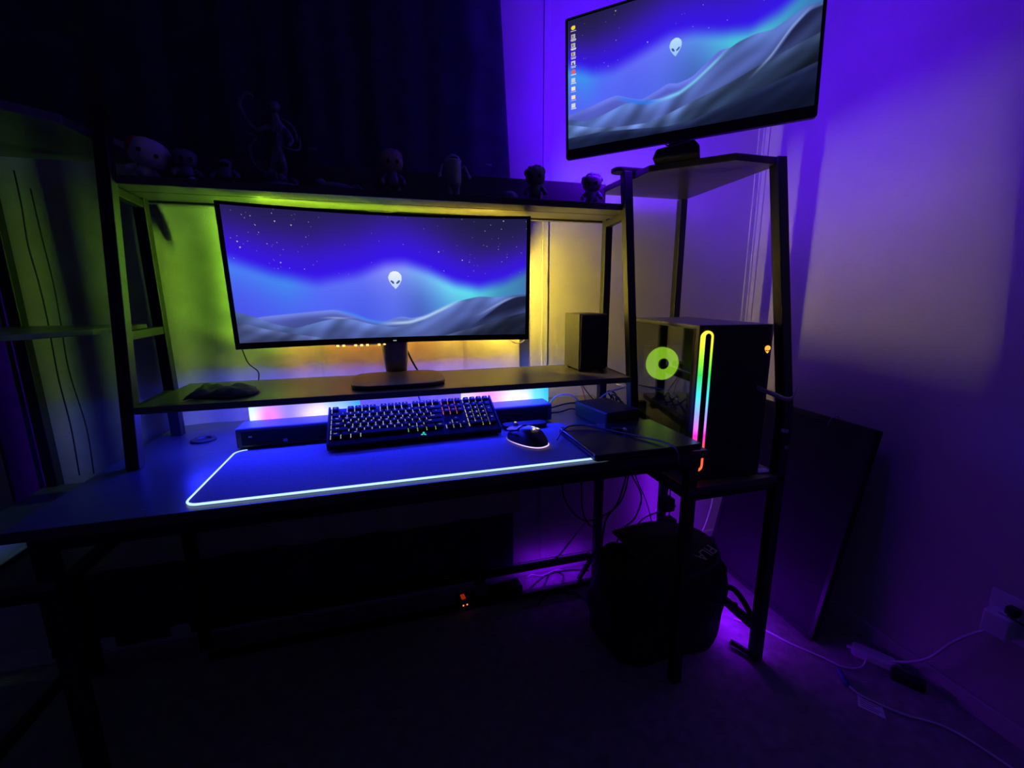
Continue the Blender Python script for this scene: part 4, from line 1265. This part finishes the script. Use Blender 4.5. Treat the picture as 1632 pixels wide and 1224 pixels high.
cable('black_cable', 'black cord hanging on the left rack, the one further left', [(-2.315, -0.085, 1.42), (-2.315, -0.085, 1.336), (-2.319, -0.085, 1.246), (-2.314, -0.085, 1.154), (-2.312, -0.086, 1.06), (-2.313, -0.09, 0.909), (-2.309, -0.09, 0.769), (-2.313, -0.09, 0.63)], 0.0017, 'cable', 'cords on the left rack')
cable('black_cable', 'black cord hanging on the left rack, the one further right', [(-2.29, -0.085, 1.38), (-2.288, -0.085, 1.277), (-2.284, -0.085, 1.154), (-2.285, -0.086, 1.06), (-2.287, -0.09, 0.925), (-2.275, -0.09, 0.766), (-2.28, -0.09, 0.63)], 0.0016, 'cable', 'cords on the left rack')
# leads on the floor at the right
cable('floor_cable', 'white cable on the carpet from the tower foot to the white adapter', [(-0.36, -0.45, 0.004), (-0.304, -0.517, 0.005), (-0.268, -0.592, 0.005), (-0.222, -0.662, 0.005), (-0.194, -0.709, 0.005), (-0.147, -0.725, 0.006), (-0.105, -0.712, 0.014)], 0.003, 'wcable', 'leads by the right wall')
cable('floor_cable', 'white cable rising from the floor adapter to the wall socket', [(-0.075, -0.735, 0.022), (-0.060, -0.753, 0.030), (-0.055, -0.790, 0.062), (-0.055, -0.829, 0.112), (-0.040, -0.861, 0.186), (-0.038, -0.897, 0.245), (-0.036, -0.925, 0.278)], 0.0036, 'wcable', 'leads by the right wall')
tg = thing('tagged_cable', 'white cable with a printed paper tag and a blue plug on the carpet', 'cable', (-0.247, -0.759, 0.0))
MB().tube(spline([(-0.247, -0.759, 0.008), (-0.241, -0.798, 0.006), (-0.190, -0.867, 0.005), (-0.124, -0.925, 0.005), (-0.097, -1.021, 0.005), (-0.09, -1.16, 0.005)]), 0.0030, 7).build('lead', 'wcable', tg, smooth=True, world=True)
MB().tube([(-0.222, -0.713, 0.010), (-0.230, -0.727, 0.010), (-0.247, -0.757, 0.009), (-0.249, -0.764, 0.008)], 0.007, 8, rad=[0.006, 0.0075, 0.0075, 0.004]).build('plug', 'bplug', tg, smooth=True, world=True)
# the tag: lies on the carpet, with lines of print
ta, tb_, tc_, td = Vector((-0.243, -0.785, 0.004)), Vector((-0.217, -0.832, 0.004)), Vector((-0.247, -0.862, 0.002)), Vector((-0.279, -0.813, 0.002))
pg = MB().add([ta, tb_, tc_, td], [(0, 1, 2, 3)]).build('paper_tag', 'paper', tg, solid=0.0008, world=True)
ib = MB()
for k in range(5):
    f0 = 0.16 + 0.16 * k
    a_, b_ = ta.lerp(td, f0), tb_.lerp(tc_, f0)
    a2, b2 = ta.lerp(td, f0 + 0.05), tb_.lerp(tc_, f0 + 0.05)
    e0, e1 = 0.10, 0.90 - 0.12 * (k % 3)
    up_ = Vector((0, 0, 0.0008))
    ib.add([a_.lerp(b_, e0) + up_, a_.lerp(b_, e1) + up_, a2.lerp(b2, e1) + up_, a2.lerp(b2, e0) + up_], [(0, 1, 2, 3)])
ib.build('print_lines', 'ink', pg, world=True)

ad = thing('white_adapter', 'white power adapter brick on the carpet by the right wall', 'adapter', (-0.082, -0.712, 0.0), (0, 0, -1.02))
MB().prism(rrect(0.105, 0.040, 0.012, 5), 0.002, 0.030).build('body', 'white', ad, bevel=0.005)
MB().tube([(-0.050, 0, 0.015), (-0.064, 0, 0.014)], 0.005, 8).build('strain_relief', 'white', ad, smooth=True)
MB().tube([(0.050, 0, 0.018), (0.064, 0, 0.020)], 0.005, 8).build('strain_relief', 'white', ad, smooth=True)
tag(MB().prism(rrect(0.075, 0.05, 0.01, 4), 0.0, 0.028, lambda p: (-0.070 + 0.87 * p[0] * 0.6 + 0.5 * p[1], -0.800 - 0.87 * p[0] + 0.3 * p[1], p[2])).build('black_adapter', 'matte', bevel=0.004), 'black power adapter in the shadow beside the white adapter', 'adapter')
# wall socket with charger
ol = thing('wall_socket', 'white wall socket plate low on the right wall', 'socket', (0.0, -0.935, 0.315), (0, 0, 0))
MB().bx(-0.006, 0.0, -0.040, 0.040, -0.058, 0.058).build('plate', 'white', ol, bevel=0.002)
MB().bx(-0.008, -0.005, -0.016, 0.016, 0.004, 0.038).build('receptacle', 'white', ol, bevel=0.002)
MB().bx(-0.008, -0.005, -0.016, 0.016, -0.038, -0.004).build('receptacle', 'white', ol, bevel=0.002)
ch = thing('charger_plug', 'chunky white charger plugged into the wall socket', 'charger', (-0.009, -0.932, 0.300))
MB().bx(-0.040, 0.0, -0.026, 0.026, -0.030, 0.030).build('body', 'white', ch, bevel=0.004)
MB().bx(-0.030, -0.012, -0.016, 0.004, 0.0295, 0.036).build('ridge', 'white', ch, bevel=0.002)
bp = thing('black_plug', 'small black plug in the upper outlet of the wall socket', 'plug', (-0.009, -0.946, 0.342))
MB().bx(-0.024, 0.0, -0.011, 0.011, -0.010, 0.012).build('body', 'matte', bp, bevel=0.003)
MB().tube(spline([(-0.022, 0, 0.0), (-0.034, -0.006, -0.004), (-0.030, -0.05, -0.02), (-0.020, -0.12, -0.10), (-0.020, -0.20, -0.28)]), 0.0025).build('lead', 'cable', bp, smooth=True)

# adapters hanging on the rear tower post
for k, (x, z, lab) in enumerate(((-0.455, 0.315, 'upper'), (-0.440, 0.225, 'lower'))):
    t = thing('hanging_adapter', '%s of the two black adapters hanging at the rear tower post' % lab, 'adapter', (x, -0.165, z - 0.028))
    MB().bx(-0.026, 0.026, -0.022, 0.022, 0, 0.052).build('body', 'matte', t, bevel=0.004)
    MB().tube(spline([(0.0, 0, 0.05), (0.004, 0.0, 0.10), (-0.004, 0.0, 0.18 + 0.08 * k), (0.0, 0.0, 0.29 + 0.07 * k)]), 0.0025).build('cord', 'cable', t, smooth=True)
tag(MB().ell((-0.405, -0.15, 0.288), (0.010, 0.006, 0.008), rot=(0.3, 0.4, 0)).build('cable_tie', 'white', smooth=True), 'small white cable tie beside the upper hanging adapter', 'cable tie')

# power strip with glowing switch under the desk
ps = thing('power_strip', 'dark power strip with a red glowing switch on the floor under the desk', 'power strip', (-1.22, -0.115, 0.0), (0, 0, 0.12))
MB().bx(-0.05, 0.19, -0.028, 0.028, 0.0, 0.038).build('body', 'matte', ps, bevel=0.004)
MB().bx(-0.045, -0.030, -0.012, 0.012, 0.036, 0.043).build('switch', emat('red_switch', (1.0, 0.05, 0.01), 0.25, False), ps, bevel=0.002)
for x in (-0.044, -0.030):
    MB().ell((x, -0.0285, 0.026), (0.003, 0.002, 0.003), 8, 6).build('indicator', emat('orange_neon', (1.0, 0.20, 0.06), 1.6, False), ps, smooth=True)
for k in range(3):
    s_ = MB().bx(0.0 + 0.06 * k, 0.036 + 0.06 * k, -0.016, 0.016, 0.037, 0.041).build('outlet', 'plastic', ps, bevel=0.001)
wplug = MB().bx(0.010, 0.050, -0.020, 0.020, 0.0, 0.05)
t = thing('white_plug', 'greyish plug block standing in the power strip', 'plug', (-1.19, -0.118, 0.0395), (0, 0, 0.12))
MB().bx(-0.020, 0.020, -0.020, 0.020, 0.002, 0.045).build('body', 'grey', t, bevel=0.004)
MB().tube(spline([(0, 0, 0.044), (0.0, 0.01, 0.09), (0.05, 0.03, 0.12), (0.10, 0.03, 0.14)]), 0.003).build('cord', 'cable', t, smooth=True)

# ------------------------------------------------------------------ bag on the floor
bg = thing('sports_bag', 'black sports bag with blue piping slumped under the right tower', 'bag', (-0.66, -0.40, 0.0))


def bag_f(u, w):
    a = 2 * PI * u
    z = 0.295 * w
    q = 1 - 0.10 * (2 * w - 0.9) ** 2
    if w > 0.9:
        q *= math.sqrt(max(0, 1 - ((w - 0.9) / 0.101) ** 2)) * 0.55 + 0.45
    ca, sa = math.cos(a), math.sin(a)
    n_ = 0.55
    wob = 1 + 0.03 * math.sin(5 * a + 6 * w) + 0.02 * math.sin(9 * a - 11 * w)
    x = 0.205 * q * wob * math.copysign(abs(ca) ** n_, ca)
    y = 0.150 * q * wob * math.copysign(abs(sa) ** n_, sa)
    return (x + 0.02 * w, y, z + (0.018 * math.sin(3 * a + 1) - 0.03 * sa * w) * (w > 0.5))


bb_ = MB().grid(61, 21, bag_f)
nv = len(bb_.v)
top_ring = [20 * 61 + i for i in range(60)]
bb_.v.append((0.02, 0, 0.300))
bb_.f += [(top_ring[i], top_ring[(i + 1) % 60], nv) for i in range(60)]
bb_.build('body', 'bag', bg, smooth=True, weld=True)
# flap with piping, lettering
flap = [(-0.10, 0.10), (0.06, 0.118), (0.165, 0.075), (0.200, 0.005), (0.180, -0.080), (0.10, -0.130), (-0.06, -0.12)]
fs_ = spline([(x, y, 0.318 - 0.25 * max(0, -y - 0.02) - 0.10 * max(0, x - 0.10)) for x, y in flap + flap[:1]], 6)
fl = MB()
nvf = len(fs_)
fl.add([tuple(p) for p in fs_] + [(0.05, 0.0, 0.330)], [(i, i + 1, nvf) for i in range(nvf - 1)])
flo_ = fl.build('flap', 'bag', bg, solid=0.006)
MB().tube(fs_, 0.005, 7).build('piping', 'piping', flo_, smooth=True)
lt_ = obj_me('lettering', text_mesh('FILA', 0.050, 0.0006), 'paper', flo_)
lt_.matrix_basis = Matrix.Translation((0.125, -0.085, 0.3130)) @ Matrix.Rotation(math.radians(205), 4, 'Z') @ Matrix.Rotation(math.radians(-10), 4, 'X')
MB().tube(spline([(0.185, -0.03, 0.27), (0.235, 0.02, 0.28), (0.255, 0.03, 0.26), (0.235, -0.02, 0.22), (0.205, -0.05, 0.20)]), 0.008, 7).build('handle', 'piping', bg, smooth=True)
MB().tube(spline([(0.200, -0.07, 0.16), (0.235, -0.10, 0.17), (0.255, -0.15, 0.12), (0.262, -0.19, 0.05), (0.235, -0.20, 0.016), (0.205, -0.14, 0.014)]), 0.009, 7).build('shoulder_strap', 'bag', bg, smooth=True)
MB().tube(spline([(-0.20, -0.155, 0.16), (-0.05, -0.165, 0.20), (0.10, -0.165, 0.20), (0.20, -0.150, 0.16)]), 0.006, 6).build('zip', 'matte', bg, smooth=True)

# ------------------------------------------------------------------ black panel leaning on the right wall
pn = thing('leaning_screen', 'large flat black panel leaning against the right wall', 'panel', (-0.17, -0.36, 0.0), (0, 0, -0.03))
lean = math.atan2(0.135, 0.70)
RLn = Matrix.Rotation(lean, 3, 'Y')
PHt = 0.715
MB().box(RLn @ Vector((-0.012, 0, PHt / 2)) + Vector((0, 0, 0.004)), (0.022, 0.50, PHt), RLn).build('slab', 'matte', pn, bevel=0.003)
for y0_, y1_, z0_, z1_ in ((-0.25, 0.25, PHt - 0.016, PHt), (-0.25, 0.25, 0, 0.016), (-0.25, -0.236, 0, PHt), (0.236, 0.25, 0, PHt)):
    MB().box(RLn @ Vector((-0.0245, (y0_ + y1_) / 2, (z0_ + z1_) / 2)) + Vector((0, 0, 0.004)), (0.005, y1_ - y0_, z1_ - z0_), RLn).build('frame_edge', 'plastic', pn, bevel=0.001)
tp = RLn @ Vector((-0.012, -0.11, PHt + 0.004))
MB().tube(spline([tp + Vector((-0.018, 0.012, -0.025)), tp + Vector((-0.015, 0.006, 0.0)), tp + Vector((0, 0, 0.008)), tp + Vector((0.012, -0.004, 0.0))]), 0.0022).build('hanging_wire', 'wood', pn, smooth=True)

# ------------------------------------------------------------------ left rack: pale paper
tag(MB().grid(12, 10, lambda u, w: (-2.30 + 0.115 * u, -0.56 + 0.13 * w, 0.622 + 0.010 * math.sin(3 * u + 2 * w) + 0.012 * w)).build('crumpled_paper', 'paper', solid=0.002, smooth=True), 'pale crumpled paper on the low shelf of the left rack', 'paper')

# ------------------------------------------------------------------ figures on the top shelf
ZS = 1.3745


def figurine(name, label, x, y, h, headw, headh, mats, rz=0, tilt=0, hair='cap', arms=True):
    """big-headed vinyl toy: base, legs, torso, arms, head, hair, eyes"""
    hm, bm_, fm_ = mats
    t = thing(name, label, 'figurine', (x, y, ZS), (0, tilt, rz), 'toy figures on the top shelf')
    zt = h - headh
    for s in (-1, 1):
        MB().tube([(s * 0.011, 0, 0.0), (s * 0.011, 0, zt * 0.5)], 0.0075, 8, rad=[0.009, 0.0075]).build('leg', bm_, t, smooth=True)
        if arms:
            MB().tube(spline([(s * 0.015, 0, zt * 0.92), (s * 0.024, -0.003, zt * 0.72), (s * 0.027, -0.012, zt * 0.55)], 4), 0.006, 8).build('arm', bm_, t, smooth=True)
            MB().ell((s * 0.027, -0.013, zt * 0.52), (0.006, 0.006, 0.006), 8, 6).build('hand', fm_, t, smooth=True)
    MB().tube([(0, 0, zt * 0.40), (0, 0, zt * 0.7), (0, 0, zt + 0.006)], 0.014, 12, rad=[0.017, 0.016, 0.011]).build('torso', bm_, t, smooth=True)
    hz_ = zt + headh / 2
    hd_ = MB().ell((0, 0, hz_), (headw / 2, headw * 0.42, headh / 2), 20, 14, sq=0.8).build('head', fm_, t, smooth=True)
    for s in (-1, 1):
        MB().ell((s * headw * 0.2, -headw * 0.41, hz_ - headh * 0.08), (0.0045, 0.002, 0.005), 8, 6).build('eye', 'gloss', hd_, smooth=True)
    if hair == 'cap':
        MB().ell((0, 0.004, hz_ + headh * 0.12), (headw * 0.53, headw * 0.44, headh * 0.43), 20, 10, sq=0.85).build('hair', hm, hd_, smooth=True)
    elif hair == 'curls':
        r_ = random.Random(int(abs(x) * 1000))
        cm = MB()
        for k in range(26):
            a = r_.uniform(0, 2 * PI)
            e = r_.uniform(0.25, 1.2)
            cm.ell((headw * 0.48 * math.cos(a) * math.cos(e), 0.006 + headw * 0.40 * math.sin(a) * math.cos(e), hz_ + headh * 0.46 * math.sin(e) + 0.002), (0.009, 0.009, 0.008), 8, 6)
        cm.build('hair', hm, hd_, smooth=True)
    elif hair == 'tuft':
        MB().ell((-headw * 0.40, 0.004, hz_ + headh * 0.06), (headw * 0.20, headw * 0.34, headh * 0.36), 14, 10).build('hair', hm, hd_, smooth=True)
    return t


figurine('vinyl_figurine', 'leftmost toy figure, pale bulbous head with a red hair tuft, leaning over', -1.985, -0.25, 0.098, 0.078, 0.064, ('redvinyl', 'palevinyl', 'palevinyl'), rz=0.3, tilt=0.35, hair='tuft')
figurine('vinyl_figurine', 'small dark toy figure with a rounded cap beside the pale leaning figure', -1.892, -0.25, 0.076, 0.046, 0.040, ('vinyl', 'vinyl', 'bronze'), rz=0.4)
figurine('vinyl_figurine', 'tiny dark toy figure with a pointed hat left of the statue', -1.812, -0.245, 0.062, 0.026, 0.024, ('vinyl', 'vinyl', 'vinyl'), hair='cap')
figurine('vinyl_figurine', 'toy figure with a tan face and curly hair above the curved monitor', -1.425, -0.25, 0.110, 0.056, 0.054, ('hair', 'vinyl', 'skin'), rz=0.05, hair='curls')
figurine('vinyl_figurine', 'toy figure with curly hair near the right end of the top shelf', -1.030, -0.25, 0.098, 0.056, 0.050, ('hair', 'vinyl', 'hair'), rz=-0.3, hair='curls')
figurine('vinyl_figurine', 'rightmost toy figure with a dark rounded head on the top shelf', -0.852, -0.25, 0.088, 0.056, 0.046, ('vinyl', 'vinyl', 'hair'), rz=-0.4, hair='curls')
# capsule-bodied robot toy
rb = thing('robot_figurine', 'grey-green capsule-shaped toy robot with thin arms on the top shelf', 'figurine', (-1.265, -0.25, ZS), (0, 0, 0.1), 'toy figures on the top shelf')
MB().lathe([(0.006, 0.026), (0.017, 0.032), (0.021, 0.045), (0.0215, 0.075), (0.021, 0.095), (0.017, 0.106), (0.008, 0.112)], 20).build('body', 'greenv', rb, smooth=True)
MB().tube([(0.0205 * math.cos(a), 0.0205 * math.sin(a), 0.096) for a in [2 * PI * k / 24 for k in range(25)]], 0.0022, 6).build('visor_rim', 'palevinyl', rb, smooth=True)
MB().ell((0, -0.013, 0.098), (0.013, 0.008, 0.007), 14, 8).build('visor', 'gloss', rb, smooth=True)
for s in (-1, 1):
    MB().tube([(s * 0.009, 0, 0), (s * 0.010, 0, 0.014), (s * 0.012, 0, 0.032)], 0.005, 8, rad=[0.008, 0.005, 0.005]).build('leg', 'greenv', rb, smooth=True)
    MB().tube(spline([(s * 0.020, 0, 0.080), (s * 0.030, -0.003, 0.084), (s * 0.036, -0.008, 0.070), (s * 0.040, -0.012, 0.058)], 4), 0.0035, 7).build('arm', 'greenv', rb, smooth=True)
    MB().ell((s * 0.041, -0.013, 0.056), (0.005, 0.005, 0.005), 8, 6).build('hand', 'palevinyl', rb, smooth=True)
# small dome lying on the shelf
dm = thing('dome_toy', 'low dark dome lying on the top shelf between robot and curly figure', 'toy', (-1.112, -0.26, ZS))
MB().lathe([(0.028, 0.0), (0.028, 0.006), (0.025, 0.016), (0.017, 0.024), (0.006, 0.027)], 24).build('shell', 'vinyl', dm, smooth=True)
MB().tube([(0.028 * math.cos(a), 0.028 * math.sin(a), 0.006) for a in [2 * PI * k / 24 for k in range(25)]], 0.002, 6).build('rim', 'bronze', dm, smooth=True)
# statue with swirling ribbons
su = thing('statue', 'tall dark statue of a bending figure with swirling ribbons on the top shelf', 'statue', (-1.700, -0.235, ZS), (0, 0, 0.1))
MB().lathe([(0.048, 0), (0.050, 0.006), (0.046, 0.012), (0.030, 0.016)], 24).build('base', 'bronze', su, smooth=True)
rk = MB()
r_ = random.Random(8)
for k in range(14):
    a = r_.uniform(0, 6.28)
    rr = r_.uniform(0.005, 0.036)
    rk.ell((rr * math.cos(a), rr * math.sin(a), 0.018 + r_.uniform(0, 0.014)), (0.012, 0.010, 0.010), 8, 6, rot=(r_.random(), r_.random(), 0), sq=0.8)
rk.build('rocks', 'bronze', su)
# one continuous body: legs, torso, head
skv = [(0.012, 0, 0.03), (0.016, -0.006, 0.058), (0.004, 0.0, 0.088), (-0.012, 0.004, 0.062), (-0.022, 0.008, 0.03), (0.006, -0.002, 0.118), (0.010, -0.008, 0.146), (0.008, -0.014, 0.160), (0.006, -0.018, 0.176), (0.030, -0.010, 0.136), (0.040, -0.024, 0.112), (0.030, -0.036, 0.096), (-0.014, -0.004, 0.142), (-0.036, -0.014, 0.130), (-0.052, -0.012, 0.146)]
ske = [(2, 1), (1, 0), (2, 3), (3, 4), (2, 5), (5, 6), (6, 7), (7, 8), (6, 9), (9, 10), (10, 11), (6, 12), (12, 13), (13, 14)]
skr = [0.006, 0.008, 0.012, 0.008, 0.006, 0.012, 0.013, 0.006, 0.013, 0.007, 0.005, 0.004, 0.007, 0.005, 0.004]
me = bpy.data.meshes.new('body')
me.from_pydata(skv, ske, [])
sob = bpy.data.objects.new('body', me)
C.objects.link(sob)
sob.parent = su
me.materials.append(M['bronze'])
sm_ = sob.modifiers.new('skin', 'SKIN')
for v_, r0 in zip(me.skin_vertices[0].data, skr):
    v_.radius = (r0, r0)
me.skin_vertices[0].data[2].use_root = True
ss = sob.modifiers.new('sub', 'SUBSURF')
ss.levels = ss.render_levels = 2
MB().ell((0.008, -0.016, 0.188), (0.013, 0.014, 0.012), 12, 8, rot=(0.5, 0.5, 0)).build('hair', 'bronze', su, smooth=True)
for pth in ([(0.0, 0.02, 0.03), (-0.045, 0.01, 0.05), (-0.058, 0.0, 0.09), (-0.040, -0.01, 0.115), (-0.062, 0.0, 0.128)],
            [(-0.05, -0.012, 0.144), (-0.062, 0.0, 0.170), (-0.068, 0.0, 0.190), (-0.050, -0.005, 0.212), (-0.036, 0.0, 0.208)],
            [(-0.052, -0.012, 0.146), (-0.03, 0.0, 0.13), (0.0, 0.0, 0.112), (0.028, -0.01, 0.096), (0.052, 0.0, 0.102), (0.056, 0.0, 0.128)],
            [(0.012, 0.0, 0.17), (0.034, 0.006, 0.160), (0.046, 0.004, 0.142), (0.05, 0.0, 0.12)]):
    s_ = spline(pth, 6)
    MB().tube(s_, 0.003, 6, rad=[0.0036 * (1 - 0.6 * abs(2 * i / (len(s_) - 1) - 1)) + 0.0008 for i in range(len(s_))]).build('ribbon', 'bronze', su, smooth=True)
# low dark model lying right of the statue
lw = thing('toy_creature', 'low dark toy creature lying right of the statue on the top shelf', 'toy', (-1.565, -0.245, ZS), (0, 0, 0.2))
MB().ell((0, 0, 0.014), (0.036, 0.015, 0.013), 16, 10).build('body', 'vinyl', lw, smooth=True)
MB().ell((-0.038, -0.004, 0.020), (0.013, 0.011, 0.011), 12, 8).build('head', 'vinyl', lw, smooth=True)
MB().tube(spline([(0.03, 0, 0.014), (0.05, 0.004, 0.022), (0.066, 0, 0.010)]), 0.004, 7).build('tail', 'vinyl', lw, smooth=True)
# tiny bright token beside the cap figure
tag(MB().lathe([(0.006, 0), (0.007, 0.003), (0.005, 0.006)], 14, lambda p: (p[0] - 1.868, p[1] - 0.295, p[2] + ZS)).build('token', 'white', smooth=True), 'tiny white token on the shelf edge beside the cap figure', 'token')
